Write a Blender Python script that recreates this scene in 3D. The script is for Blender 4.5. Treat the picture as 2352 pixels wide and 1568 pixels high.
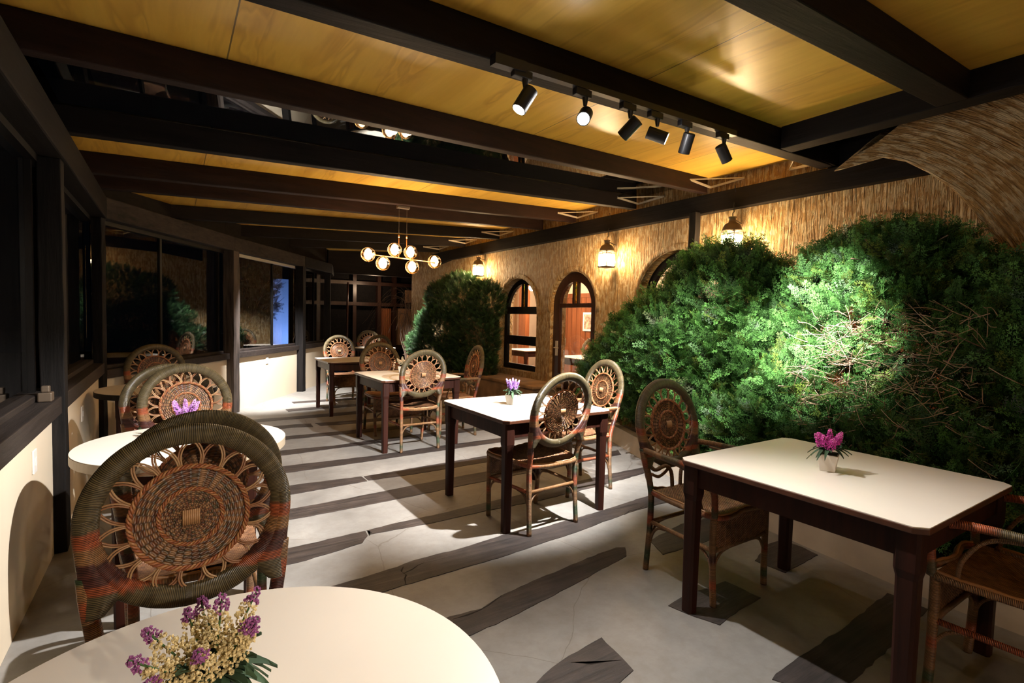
import bpy, bmesh, math, random
import numpy as np
from mathutils import Vector, Matrix

for _o in list(bpy.data.objects):
    bpy.data.objects.remove(_o, do_unlink=True)
S = bpy.context.scene
COL = S.collection
R = math.radians
rnd = random.Random(7)

# ------------------------------------------------------------------ camera
YAW, PITCH, ROLL, CH = R(33.3), R(2.6), R(1.3), 1.43
_f = Vector((math.sin(YAW)*math.cos(PITCH), math.cos(YAW)*math.cos(PITCH), -math.sin(PITCH)))
_r0 = Vector((math.cos(YAW), -math.sin(YAW), 0)); _u0 = _r0.cross(_f)
_r = _r0*math.cos(ROLL) + _u0*math.sin(ROLL); _u = -_r0*math.sin(ROLL) + _u0*math.cos(ROLL)
cd = bpy.data.cameras.new('camera'); cam = bpy.data.objects.new('camera', cd); COL.objects.link(cam)
cd.sensor_width = 36; cd.lens = 1190/2352*36; cd.clip_start = 0.05; cd.clip_end = 200
M = Matrix(((_r.x, _u.x, -_f.x, 0), (_r.y, _u.y, -_f.y, 0), (_r.z, _u.z, -_f.z, CH), (0, 0, 0, 1)))
cam.matrix_world = M
S.camera = cam

# ------------------------------------------------------------------ world, exposure
w = bpy.data.worlds.new('night'); S.world = w; w.use_nodes = True
bg = w.node_tree.nodes['Background']; bg.inputs[0].default_value = (0.10, 0.14, 0.22, 1); bg.inputs[1].default_value = 0.002
S.view_settings.view_transform = 'Standard'; S.view_settings.look = 'None'
S.view_settings.gamma = 1; S.view_settings.use_curve_mapping = False
S.view_settings.exposure = 1.0
S.cycles.max_bounces = 8; S.cycles.transparent_max_bounces = 8; S.cycles.sample_clamp_indirect = 4
S.cycles.diffuse_bounces = 5; S.cycles.glossy_bounces = 4; S.cycles.transmission_bounces = 6
S.cycles.caustics_reflective = False; S.cycles.caustics_refractive = False

# light table: name -> (location, aim, watts, cone degrees, blend)
COOL = (1.0, 0.97, 0.94)
WARM = (1.0, 0.62, 0.30)
TRACK = [  # head position on the track (x, y), aim point, watts, cone, blend
    (1.33, 1.94, (0.0, 3.35, 0.4), 330, 50, 0.6),
    (1.71, 1.98, (1.25, 0.35, 0.4), 135, 100, 0.9),
    (2.05, 2.02, (1.3, 5.2, 0.0), 230, 50, 0.9),
    (2.28, 2.05, (4.0, 1.95, 1.30), 1700, 40, 1.0),
    (2.56, 2.08, (2.25, 3.5, 0.7), 600, 66, 0.7),
    (2.96, 2.12, (3.8, 3.3, 0.6), 340, 60, 0.9),
]
RX = 0.06                     # the roof rises towards the building
def zb(x): return 2.50 + RX*x # underside of the roof beams
BD = 0.16                     # beam depth
def zc(x): return zb(x) + BD

# ------------------------------------------------------------------ material helpers
def mat(name):
    m = bpy.data.materials.new(name); m.use_nodes = True
    nt = m.node_tree; b = nt.nodes['Principled BSDF']
    return m, nt, b
def N(nt, t, **kw):
    n = nt.nodes.new(t)
    for k, v in kw.items():
        if hasattr(n, k): setattr(n, k, v)
        else: n.inputs[k.replace('_', ' ')].default_value = v
    return n
def L(nt, a, b): nt.links.new(a, b)
def ramp(nt, fac, stops):
    r = nt.nodes.new('ShaderNodeValToRGB'); e = r.color_ramp.elements
    while len(e) < len(stops): e.new(0.5)
    for i, (p, c) in enumerate(stops):
        e[i].position = p; e[i].color = (*c, 1) if len(c) == 3 else c
    L(nt, fac, r.inputs[0]); return r
def coords(nt, scale=(1, 1, 1), kind='Object', rot=(0, 0, 0)):
    tc = nt.nodes.new('ShaderNodeTexCoord'); mp = nt.nodes.new('ShaderNodeMapping')
    mp.inputs['Scale'].default_value = scale; mp.inputs['Rotation'].default_value = rot
    L(nt, tc.outputs[kind], mp.inputs[0]); return mp.outputs[0]
def bump(nt, b, h, strength=0.3, dist=0.01):
    n = nt.nodes.new('ShaderNodeBump'); n.inputs['Strength'].default_value = strength; n.inputs['Distance'].default_value = dist
    L(nt, h, n.inputs['Height']); L(nt, n.outputs[0], b.inputs['Normal']); return n
def math_(nt, op, a, b=None, c=None):
    n = nt.nodes.new('ShaderNodeMath'); n.operation = op
    for i, v in enumerate((a, b, c)):
        if v is None: continue
        if isinstance(v, (int, float)): n.inputs[i].default_value = v
        else: L(nt, v, n.inputs[i])
    return n.outputs[0]
def mixc(nt, fac, a, b, mode='MIX'):
    n = nt.nodes.new('ShaderNodeMix'); n.data_type = 'RGBA'; n.blend_type = mode
    for i, v in ((0, fac), (6, a), (7, b)):
        if isinstance(v, (int, float)): n.inputs[i].default_value = v
        elif isinstance(v, tuple): n.inputs[i].default_value = (*v, 1)
        else: L(nt, v, n.inputs[i])
    return n.outputs[2]
def simple(name, col, rough=0.5, metal=0.0, noise=0.0, nscale=20, spec=None, bumps=0.0):
    m, nt, b = mat(name)
    b.inputs['Base Color'].default_value = (*col, 1); b.inputs['Roughness'].default_value = rough; b.inputs['Metallic'].default_value = metal
    if spec is not None: b.inputs['Specular IOR Level'].default_value = spec
    if noise or bumps:
        n = N(nt, 'ShaderNodeTexNoise', Scale=nscale, Detail=5.0); L(nt, coords(nt), n.inputs['Vector'])
        if noise:
            r = ramp(nt, n.outputs[0], [(0.3, tuple(c*(1-noise) for c in col)), (0.7, tuple(min(1, c*(1+noise)) for c in col))])
            L(nt, r.outputs[0], b.inputs['Base Color'])
        if bumps: bump(nt, b, n.outputs[0], bumps, 0.01)
    return m
def wood(name, c1, c2, rough=0.5, scale=(30, 30, 1.5), bumpk=0.25, kind='Object', spec=0.5):
    m, nt, b = mat(name); v = coords(nt, scale, kind)
    n = N(nt, 'ShaderNodeTexNoise', Scale=1.0, Detail=8.0, Roughness=0.65); L(nt, v, n.inputs['Vector'])
    n2 = N(nt, 'ShaderNodeTexNoise', Scale=0.12, Detail=3.0); L(nt, v, n2.inputs['Vector'])
    f = math_(nt, 'ADD', math_(nt, 'MULTIPLY', n.outputs[0], 0.7), math_(nt, 'MULTIPLY', n2.outputs[0], 0.35))
    r = ramp(nt, f, [(0.35, c1), (0.72, c2)])
    L(nt, r.outputs[0], b.inputs['Base Color']); b.inputs['Roughness'].default_value = rough
    b.inputs['Specular IOR Level'].default_value = spec
    bump(nt, b, n.outputs[0], bumpk, 0.006); return m

MT = {}
MT['beam'] = wood('dark_beam_wood', (0.003, 0.0022, 0.002), (0.013, 0.009, 0.008), 0.65, (1.5, 26, 26), 0.5, spec=0.12)
MT['beam_y'] = wood('dark_beam_wood_along', (0.003, 0.0025, 0.0022), (0.013, 0.010, 0.009), 0.7, (26, 1.5, 26), 0.5, spec=0.12)
MT['redbeam'] = wood('reddish_beam_wood', (0.005, 0.0025, 0.002), (0.024, 0.010, 0.007), 0.6, (1.5, 26, 26), 0.5, spec=0.15)
MT['post'] = wood('weathered_post_wood', (0.012, 0.009, 0.008), (0.14, 0.108, 0.092), 0.75, (28, 28, 2.2), 1.0, spec=0.3)
MT['header'] = wood('weathered_header_wood', (0.006, 0.005, 0.0045), (0.05, 0.039, 0.034), 0.75, (7, 7, 26), 0.8, spec=0.2)
MT['postdark'] = wood('dark_post_wood', (0.003, 0.003, 0.003), (0.016, 0.013, 0.012), 0.7, (28, 28, 2.2), 0.8, spec=0.15)
MT['sill'] = wood('sill_wood', (0.007, 0.005, 0.0045), (0.035, 0.025, 0.021), 0.6, (26, 2.0, 26), 0.7, spec=0.35)
MT['mahogany'] = wood('mahogany', (0.012, 0.004, 0.0025), (0.05, 0.013, 0.007), 0.5, (24, 24, 1.6), 0.15, spec=0.2)
MT['edgewood'] = wood('table_edge_wood', (0.03, 0.012, 0.006), (0.11, 0.036, 0.016), 0.4, (10, 10, 20), 0.1)
MT['frame'] = simple('black_frame', (0.005, 0.0045, 0.0045), 0.45, spec=0.2)
MT['track'] = simple('black_track_paint', (0.01, 0.01, 0.012), 0.45)
MT['doorwood'] = wood('door_wood', (0.015, 0.006, 0.004), (0.055, 0.021, 0.012), 0.35, (24, 24, 1.6), 0.1)
MT['intwood'] = wood('panel_wood', (0.10, 0.025, 0.008), (0.34, 0.11, 0.035), 0.4, (9, 9, 0.8), 0.1)
MT['intcream'] = simple('interior_plaster', (0.55, 0.45, 0.33), 0.85, noise=0.06, nscale=3)
MT['laminate'] = simple('white_laminate', (0.80, 0.73, 0.63), 0.38, noise=0.02, nscale=4)
MT['lamedge'] = simple('laminate_edge', (0.38, 0.31, 0.22), 0.45)
MT['metalwhite'] = simple('white_metal', (0.62, 0.56, 0.46), 0.4, 0.3)
MT['brass'] = simple('brushed_brass', (0.75, 0.42, 0.20), 0.3, 0.9)
MT['plate'] = simple('switch_plastic', (0.78, 0.74, 0.68), 0.4)
MT['cord'] = simple('black_cord', (0.01, 0.01, 0.01), 0.6)
MT['iron'] = simple('dark_iron', (0.11, 0.08, 0.055), 0.5, 0.3)
MT['pot'] = simple('white_pot', (0.72, 0.68, 0.60), 0.5)
MT['soil'] = simple('soil', (0.02, 0.014, 0.01), 0.95, noise=0.4, bumps=0.6)
MT['ground'] = simple('garden_ground', (0.02, 0.022, 0.015), 0.95, noise=0.4, nscale=6)
MT['curb'] = simple('curb_plaster', (0.50, 0.44, 0.36), 0.85, noise=0.12, nscale=6, bumps=0.15)
MT['blind'] = None
MT['creamwall'] = simple('cream_wall_paint', (0.66, 0.56, 0.42), 0.75, noise=0.03, nscale=2, bumps=0.05)
MT['bark'] = wood('bark', (0.05, 0.03, 0.02), (0.22, 0.14, 0.09), 0.8, (40, 40, 6), 0.6)

def glass(name, ior=1.5, tint=(1, 1, 1)):
    m, nt, b = mat(name)
    b.inputs['Base Color'].default_value = (*tint, 1); b.inputs['Roughness'].default_value = 0.0
    b.inputs['IOR'].default_value = ior; b.inputs['Transmission Weight'].default_value = 1.0
    return m
MT['glass'] = glass('window_glass', 1.42)
MT['skyglass'] = glass('roof_glass', 1.5, (0.8, 0.86, 0.82))
MT['amber'] = glass('amber_globe', 1.35, (1.0, 0.86, 0.68))
def emit(name, col, k):
    m, nt, b = mat(name)
    b.inputs['Base Color'].default_value = (*col, 1); b.inputs['Emission Color'].default_value = (*col, 1)
    b.inputs['Emission Strength'].default_value = k; return m
MT['bulb'] = emit('lit_bulb', (1.0, 0.72, 0.42), 60)
MT['lanternlit'] = emit('lantern_glow', (1.0, 0.80, 0.52), 14)
MT['led'] = emit('spot_led', (1.0, 0.97, 0.95), 150)

def m_plywood(name='plywood_ceiling'):
    m, nt, b = mat(name)
    tc = nt.nodes.new('ShaderNodeTexCoord')
    mp = N(nt, 'ShaderNodeMapping'); mp.inputs['Scale'].default_value = (7, 0.9, 1); L(nt, tc.outputs['Object'], mp.inputs[0])
    n = N(nt, 'ShaderNodeTexNoise', Scale=1.0, Detail=7.0, Roughness=0.6, Distortion=0.6); L(nt, mp.outputs[0], n.inputs['Vector'])
    mp2 = N(nt, 'ShaderNodeMapping'); mp2.inputs['Scale'].default_value = (5.5, 0.8, 1); mp2.inputs['Rotation'].default_value = (0, 0, 0.12); L(nt, tc.outputs['Object'], mp2.inputs[0])
    n2 = N(nt, 'ShaderNodeTexNoise', Scale=1.0, Detail=3.0, Distortion=0.7); L(nt, mp2.outputs[0], n2.inputs['Vector'])
    base = ramp(nt, n.outputs[0], [(0.3, (0.72, 0.405, 0.055)), (0.7, (0.90, 0.555, 0.095))])
    streak = ramp(nt, n2.outputs[0], [(0.0, (1, 1, 1)), (0.54, (1, 1, 1)), (0.61, (0.62, 0.48, 0.34)), (0.64, (1, 1, 1)), (0.70, (0.8, 0.68, 0.52)), (0.78, (1, 1, 1))])
    c = mixc(nt, 0.5, base.outputs[0], streak.outputs[0], 'MULTIPLY')
    sx = nt.nodes.new('ShaderNodeSeparateXYZ'); L(nt, tc.outputs['Object'], sx.inputs[0])
    # dark joints between plywood sheets
    lines = None
    for xj in (0.235, 2.26, 3.92, -1.8):
        d = math_(nt, 'LESS_THAN', math_(nt, 'ABSOLUTE', math_(nt, 'SUBTRACT', sx.outputs[0], xj)), 0.0035)
        lines = d if lines is None else math_(nt, 'MAXIMUM', lines, d)
    kn = N(nt, 'ShaderNodeTexVoronoi', Scale=2.1); L(nt, tc.outputs['Object'], kn.inputs['Vector'])
    knot = math_(nt, 'LESS_THAN', kn.outputs['Distance'], 0.018)
    c = mixc(nt, math_(nt, 'MULTIPLY', knot, 0.6), c, (0.12, 0.05, 0.02))
    c = mixc(nt, math_(nt, 'MULTIPLY', lines, 0.85), c, (0.08, 0.04, 0.015))
    L(nt, c, b.inputs['Base Color']); b.inputs['Roughness'].default_value = 0.36
    bump(nt, b, n.outputs[0], 0.08, 0.01); return m
MT['ply'] = m_plywood()

def m_plaster(name, radial=None):
    """ochre render combed with a coarse brush; radial = (y, z) the comb strokes fan out from"""
    m, nt, b = mat(name); tc = nt.nodes.new('ShaderNodeTexCoord'); sx = nt.nodes.new('ShaderNodeSeparateXYZ'); L(nt, tc.outputs['Object'], sx.inputs[0])
    if radial:
        dy = math_(nt, 'SUBTRACT', sx.outputs[1], radial[0]); dz = math_(nt, 'SUBTRACT', sx.outputs[2], radial[1])
        ang = math_(nt, 'ARCTAN2', dz, dy); rr = math_(nt, 'SQRT', math_(nt, 'ADD', math_(nt, 'MULTIPLY', dy, dy), math_(nt, 'MULTIPLY', dz, dz)))
        a1, a2 = math_(nt, 'MULTIPLY', rr, 1.0), math_(nt, 'MULTIPLY', ang, 1.3)
    else:
        a1, a2 = sx.outputs[1], sx.outputs[2]
    def noise(s1, s2, det=5.0, dist=0.0):
        cb = nt.nodes.new('ShaderNodeCombineXYZ'); L(nt, math_(nt, 'MULTIPLY', a1, s1), cb.inputs[0]); L(nt, math_(nt, 'MULTIPLY', a2, s2), cb.inputs[1])
        L(nt, math_(nt, 'MULTIPLY', sx.outputs[0], 6.0), cb.inputs[2])
        n = N(nt, 'ShaderNodeTexNoise', Scale=1.0, Detail=det, Roughness=0.6, Distortion=dist); L(nt, cb.outputs[0], n.inputs['Vector']); return n.outputs[0]
    comb = noise(50, 4.0, 4.0, 0.6); patch = noise(9, 6, 5.0, 0.3); blot = noise(26, 11, 5.0, 0.3)
    ridge = math_(nt, 'MULTIPLY', comb, math_(nt, 'ADD', 0.4, math_(nt, 'MULTIPLY', patch, 1.2)))
    c1 = ramp(nt, patch, [(0.35, (0.36, 0.20, 0.062)), (0.65, (0.52, 0.31, 0.11))])
    c2 = ramp(nt, math_(nt, 'ADD', math_(nt, 'MULTIPLY', comb, 0.4), math_(nt, 'MULTIPLY', blot, 0.65)), [(0.51, (0, 0, 0)), (0.57, (1, 1, 1))])
    c = mixc(nt, math_(nt, 'MULTIPLY', c2.outputs[0], 0.72), c1.outputs[0], (0.70, 0.55, 0.32))
    c3 = ramp(nt, comb, [(0.34, (0.40, 0.34, 0.27)), (0.42, (1, 1, 1))]); c = mixc(nt, 0.6, c, c3.outputs[0], 'MULTIPLY')  # comb grooves darkened in the colour as painted shade, besides the bump
    L(nt, c, b.inputs['Base Color']); b.inputs['Roughness'].default_value = 0.65
    bump(nt, b, ridge, 1.0, 0.09); return m
MT['plaster'] = m_plaster('combed_ochre_plaster')
MT['plasterfan'] = m_plaster('combed_ochre_plaster_fan', (2.3, 1.35))
MT['stone'] = simple('ochre_stone', (0.26, 0.15, 0.07), 0.8, noise=0.35, nscale=5, bumps=0.5)

def m_floor():
    m, nt, b = mat('cement_floor'); v = coords(nt)
    n = N(nt, 'ShaderNodeTexNoise', Scale=1.6, Detail=8.0, Roughness=0.6); L(nt, v, n.inputs['Vector'])
    n2 = N(nt, 'ShaderNodeTexNoise', Scale=14.0, Detail=6.0, Roughness=0.7); L(nt, v, n2.inputs['Vector'])
    c = ramp(nt, n.outputs[0], [(0.3, (0.195, 0.183, 0.168)), (0.52, (0.275, 0.262, 0.243)), (0.75, (0.37, 0.35, 0.32))])
    c2 = ramp(nt, n2.outputs[0], [(0.3, (0.80, 0.78, 0.76)), (0.6, (1, 1, 1))])
    cc = mixc(nt, 0.8, c.outputs[0], c2.outputs[0], 'MULTIPLY')
    vo = N(nt, 'ShaderNodeTexVoronoi', Scale=0.9); vo.feature = 'DISTANCE_TO_EDGE'
    dn = N(nt, 'ShaderNodeTexNoise', Scale=2.0, Detail=4.0); L(nt, v, dn.inputs['Vector'])
    mv = mixc(nt, 0.12, v, dn.outputs[1]); L(nt, mv, vo.inputs['Vector'])
    crack = math_(nt, 'LESS_THAN', vo.outputs['Distance'], 0.0016)
    cc = mixc(nt, math_(nt, 'MULTIPLY', crack, 0.45), cc, (0.10, 0.08, 0.06))
    L(nt, cc, b.inputs['Base Color'])
    rr = ramp(nt, n.outputs[0], [(0.3, (0.42, 0.42, 0.42)), (0.7, (0.6, 0.6, 0.6))]); L(nt, rr.outputs[0], b.inputs['Roughness'])
    bump(nt, b, n2.outputs[0], 0.12, 0.004); return m
MT['floor'] = m_floor()
def m_sleeper():
    m, nt, b = mat('sleeper_wood'); v = coords(nt, (2.0, 30, 8))
    n = N(nt, 'ShaderNodeTexNoise', Scale=1.0, Detail=9.0, Roughness=0.7, Distortion=0.7); L(nt, v, n.inputs['Vector'])
    n2 = N(nt, 'ShaderNodeTexNoise', Scale=9.0, Detail=5.0); L(nt, coords(nt), n2.inputs['Vector'])
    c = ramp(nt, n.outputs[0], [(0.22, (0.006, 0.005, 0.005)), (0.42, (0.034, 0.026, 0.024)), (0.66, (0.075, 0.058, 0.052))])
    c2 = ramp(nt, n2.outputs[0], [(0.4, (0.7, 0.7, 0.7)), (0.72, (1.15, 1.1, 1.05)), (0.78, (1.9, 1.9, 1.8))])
    L(nt, mixc(nt, 1.0, c.outputs[0], c2.outputs[0], 'MULTIPLY'), b.inputs['Base Color']); b.inputs['Roughness'].default_value = 0.55
    bump(nt, b, n.outputs[0], 0.55, 0.012); return m
MT['sleeper'] = m_sleeper()

def m_wrap(name='rattan_wrap', pitch=0.0045, k=1.0):
    """cord wound round a cane: vertex colour + ridges along the attribute 'len'"""
    m, nt, b = mat(name)
    a = N(nt, 'ShaderNodeAttribute', attribute_name='Col'); l = N(nt, 'ShaderNodeAttribute', attribute_name='len')
    s = math_(nt, 'SINE', math_(nt, 'MULTIPLY', l.outputs['Fac'], 2*math.pi/pitch))
    cell = math_(nt, 'FLOOR', math_(nt, 'MULTIPLY', l.outputs['Fac'], 1/pitch))
    wn = nt.nodes.new('ShaderNodeTexWhiteNoise'); wn.noise_dimensions = '1D'; L(nt, cell, wn.inputs['W'])
    big = nt.nodes.new('ShaderNodeTexNoise'); big.noise_dimensions = '1D'; L(nt, l.outputs['Fac'], big.inputs['W']); big.inputs['Scale'].default_value = 28.0
    var = math_(nt, 'ADD', math_(nt, 'ADD', 0.45, math_(nt, 'MULTIPLY', wn.outputs['Value'], 0.45)), math_(nt, 'MULTIPLY', big.outputs[0], 0.65))
    dark = math_(nt, 'MULTIPLY', math_(nt, 'ADD', 1.25, s), 0.44)
    vv = math_(nt, 'MULTIPLY', var, dark)
    cb = nt.nodes.new('ShaderNodeCombineXYZ')
    for i in range(3): L(nt, vv, cb.inputs[i])
    L(nt, mixc(nt, 1.0, a.outputs['Color'], cb.outputs[0], 'MULTIPLY'), b.inputs['Base Color'])
    b.inputs['Roughness'].default_value = 0.38
    bump(nt, b, s, 0.55*k, 0.0016); return m
MT['wrap'] = m_wrap()
def m_vcol(name, rough=0.5, spec=0.5, sss=0):
    m, nt, b = mat(name); a = N(nt, 'ShaderNodeAttribute', attribute_name='Col')
    L(nt, a.outputs['Color'], b.inputs['Base Color']); b.inputs['Roughness'].default_value = rough
    b.inputs['Specular IOR Level'].default_value = spec; return m
MT['cane'] = m_vcol('bare_cane', 0.4)
MT['petal'] = m_vcol('flower_petals', 0.7, 0.2)
def m_leaf():
    m, nt, b = mat('conifer_foliage'); a = N(nt, 'ShaderNodeAttribute', attribute_name='Col')
    L(nt, a.outputs['Color'], b.inputs['Base Color']); b.inputs['Roughness'].default_value = 0.5; b.inputs['Specular IOR Level'].default_value = 0.35
    t = nt.nodes.new('ShaderNodeBsdfTranslucent'); L(nt, a.outputs['Color'], t.inputs[0])
    mx = nt.nodes.new('ShaderNodeMixShader'); mx.inputs[0].default_value = 0.25
    L(nt, b.outputs[0], mx.inputs[1]); L(nt, t.outputs[0], mx.inputs[2]); L(nt, mx.outputs[0], nt.nodes['Material Output'].inputs[0]); return m
MT['leaf'] = m_leaf()
def m_seat():
    m, nt, b = mat('woven_seat'); v = coords(nt)
    sx = nt.nodes.new('ShaderNodeSeparateXYZ'); L(nt, v, sx.inputs[0])
    k = 2*math.pi/0.013
    a = math_(nt, 'SINE', math_(nt, 'MULTIPLY', sx.outputs[0], k)); c = math_(nt, 'SINE', math_(nt, 'MULTIPLY', math_(nt, 'ADD', sx.outputs[1], sx.outputs[2]), k))
    h = math_(nt, 'MULTIPLY', a, c)
    n = N(nt, 'ShaderNodeTexNoise', Scale=30.0, Detail=2.0); L(nt, v, n.inputs['Vector'])
    f = math_(nt, 'ADD', math_(nt, 'MULTIPLY', h, 0.3), n.outputs[0])
    r = ramp(nt, f, [(0.15, (0.05, 0.018, 0.010)), (0.5, (0.24, 0.10, 0.042)), (0.9, (0.46, 0.24, 0.11))])
    L(nt, r.outputs[0], b.inputs['Base Color']); b.inputs['Roughness'].default_value = 0.5
    bump(nt, b, h, 0.8, 0.004); return m
MT['seat'] = m_seat()
def m_blind():
    m, nt, b = mat('bamboo_blind'); v = coords(nt)
    w_ = N(nt, 'ShaderNodeTexWave', Scale=16.0); w_.bands_direction = 'Z'; L(nt, v, w_.inputs['Vector'])
    r = ramp(nt, w_.outputs[0], [(0.2, (0.16, 0.07, 0.03)), (0.8, (0.50, 0.28, 0.14))]); L(nt, r.outputs[0], b.inputs['Base Color']); return m
MT['blind'] = m_blind()
def m_stained():
    m, nt, b = mat('stained_glass'); v = coords(nt)
    vo = N(nt, 'ShaderNodeTexVoronoi', Scale=38.0); L(nt, v, vo.inputs['Vector'])
    r = ramp(nt, N_sep(nt, vo.outputs['Color']), [(0.2, (0.8, 0.45, 0.03)), (0.5, (0.9, 0.6, 0.08)), (0.7, (0.5, 0.1, 0.02)), (0.9, (0.1, 0.35, 0.05))])
    L(nt, r.outputs[0], b.inputs['Base Color']); b.inputs['Roughness'].default_value = 0.2
    b.inputs['Transmission Weight'].default_value = 0.7; return m
def N_sep(nt, c):
    s = nt.nodes.new('ShaderNodeSeparateColor'); L(nt, c, s.inputs[0]); return s.outputs[0]
MT['stained'] = m_stained()

# ------------------------------------------------------------------ object helpers
def thing(name, label, cat, loc=(0, 0, 0), rz=0.0, group=None, kind=None):
    o = bpy.data.objects.new(name, None); COL.objects.link(o); o.empty_display_size = 0.1
    o.location = loc; o.rotation_euler = (0, 0, rz); o['label'] = label; o['category'] = cat
    if group: o['group'] = group
    if kind: o['kind'] = kind
    return o
def tag(o, label=None, cat=None, group=None, kind=None):
    for k, v in (('label', label), ('category', cat), ('group', group), ('kind', kind)):
        if v: o[k] = v
    return o
class MB:
    def __init__(s): s.v = []; s.f = []; s.c = []; s.l = []; s.mi = []
    def add(s, vs, fs, col=(1, 1, 1), ln=None, mi=0):
        k = len(s.v); s.v += [tuple(p) for p in vs]; s.f += [tuple(i+k for i in f) for f in fs]; s.mi += [mi]*len(fs)
        s.c += col if isinstance(col, list) else [col]*len(vs)
        s.l += ln if ln is not None else [0.0]*len(vs)
    def box(s, x0, x1, y0, y1, z0, z1, col=(1, 1, 1), mi=0):
        s.add([(x, y, z) for x in (x0, x1) for y in (y0, y1) for z in (z0, z1)],
              [(0, 1, 3, 2), (4, 6, 7, 5), (0, 4, 5, 1), (2, 3, 7, 6), (0, 2, 6, 4), (1, 5, 7, 3)], col, mi=mi)
    def hexa(s, p, col=(1, 1, 1)):   # p: 8 points, bottom loop then top loop
        s.add(p, [(3, 2, 1, 0), (4, 5, 6, 7), (0, 1, 5, 4), (1, 2, 6, 5), (2, 3, 7, 6), (3, 0, 4, 7)], col)
    def prism(s, pts, z0, z1, col=(1, 1, 1)):   # xy polygon
        n = len(pts); s.add([(x, y, z0) for x, y in pts]+[(x, y, z1) for x, y in pts],
            [tuple(range(n))[::-1], tuple(range(n, 2*n))]+[(i, (i+1) % n, n+(i+1) % n, n+i) for i in range(n)], col)
    def tube(s, pts, r, n=8, closed=False, col=(1, 1, 1), flat=1.0, up=None, cfun=None):
        P = [Vector(p) for p in pts]; m = len(P); vs = []; ln = []; cs = []; acc = 0.0; ref = None
        for i in range(m):
            a = P[(i-1) % m] if (closed or i > 0) else P[i]; c = P[(i+1) % m] if (closed or i < m-1) else P[i]
            t = (c-a).normalized()
            if up is not None: u = Vector(up)
            elif ref is None: u = Vector((0, 0, 1)) if abs(t.z) < 0.9 else Vector((1, 0, 0))
            else: u = ref
            x = u - t*u.dot(t)
            if x.length < 1e-6: x = t.orthogonal()
            x.normalize(); ref = x; y = t.cross(x)
            rr = r[i] if isinstance(r, (list, tuple)) else r
            if i: acc += (P[i]-P[i-1]).length
            for k in range(n):
                an = 2*math.pi*k/n; q = P[i] + x*(math.cos(an)*rr*flat) + y*(math.sin(an)*rr)
                vs.append(q); ln.append(acc); cs.append(cfun(q) if cfun else col)
        fs = []
        for i in range(m if closed else m-1):
            j = (i+1) % m
            for k in range(n): fs.append((i*n+k, i*n+(k+1) % n, j*n+(k+1) % n, j*n+k))
        if not closed: fs += [tuple(range(n))[::-1], tuple(range((m-1)*n, m*n))]
        s.add(vs, fs, cs, ln)
    def lathe(s, prof, n=24, c=(0, 0, 0), col=(1, 1, 1)):   # prof: (r, z)
        vs = []; m = len(prof)
        for r_, z in prof:
            for k in range(n): a = 2*math.pi*k/n; vs.append((c[0]+r_*math.cos(a), c[1]+r_*math.sin(a), c[2]+z))
        fs = [(i*n+k, i*n+(k+1) % n, (i+1)*n+(k+1) % n, (i+1)*n+k) for i in range(m-1) for k in range(n)]
        fs += [tuple(range(n))[::-1], tuple(range((m-1)*n, m*n))]
        s.add(vs, fs, col)
    def xf(s, fn): s.v = [tuple(fn(Vector(p))) for p in s.v]; return s
    def build(s, name, m, parent=None, smooth=False, bevel=0.0, loc=None):
        me = bpy.data.meshes.new(name); me.from_pydata(s.v, [], s.f); me.update()
        if isinstance(m, (list, tuple)):
            for q in m: me.materials.append(q)
            me.polygons.foreach_set('material_index', s.mi)
        else: me.materials.append(m)
        ca = me.color_attributes.new('Col', 'FLOAT_COLOR', 'POINT')
        ca.data.foreach_set('color', np.array([(*c[:3], 1.0) for c in s.c], dtype=np.float32).ravel())
        la = me.attributes.new('len', 'FLOAT', 'POINT'); la.data.foreach_set('value', np.array(s.l, dtype=np.float32))
        if smooth: me.polygons.foreach_set('use_smooth', [True]*len(me.polygons))
        bm = bmesh.new(); bm.from_mesh(me); bmesh.ops.recalc_face_normals(bm, faces=bm.faces); bm.to_mesh(me); bm.free()
        o = bpy.data.objects.new(name, me); COL.objects.link(o)
        if parent is not None: o.parent = parent
        if loc is not None: o.location = loc
        if bevel:
            b = o.modifiers.new('bevel', 'BEVEL'); b.width = bevel; b.segments = 2; b.limit_method = 'ANGLE'
        return o
def arc(c, r_, a0, a1, n, fn):
    return [fn(c, r_, a0+(a1-a0)*i/(n-1)) for i in range(n)]
def catmull(pts, n=6):
    P = [Vector(p) for p in pts]; out = []
    for i in range(len(P)-1):
        p0 = P[max(i-1, 0)]; p1 = P[i]; p2 = P[i+1]; p3 = P[min(i+2, len(P)-1)]
        for k in range(n):
            t = k/n; out.append(0.5*((2*p1)+(p2-p0)*t+(2*p0-5*p1+4*p2-p3)*t*t+(3*p1-p0-3*p2+p3)*t**3))
    return out+[P[-1]]
def np_mesh(name, V, F, m, col=None, parent=None):
    me = bpy.data.meshes.new(name); nv = len(V); nf = len(F); k = F.shape[1]
    me.vertices.add(nv); me.vertices.foreach_set('co', V.astype(np.float32).ravel())
    me.loops.add(nf*k); me.loops.foreach_set('vertex_index', F.astype(np.int32).ravel())
    me.polygons.add(nf); me.polygons.foreach_set('loop_start', np.arange(0, nf*k, k, dtype=np.int32)); me.polygons.foreach_set('loop_total', np.full(nf, k, dtype=np.int32))
    me.update(calc_edges=True); me.materials.append(m)
    if col is not None:
        ca = me.color_attributes.new('Col', 'FLOAT_COLOR', 'POINT')
        ca.data.foreach_set('color', np.c_[col, np.ones(nv)].astype(np.float32).ravel())
    o = bpy.data.objects.new(name, me); COL.objects.link(o)
    if parent is not None: o.parent = parent
    return o
def copy_tree(src, parent=None):
    c = src.copy(); COL.objects.link(c)
    if parent is not None: c.parent = parent
    for ch in list(src.children): copy_tree(ch, c)
    return c
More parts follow.
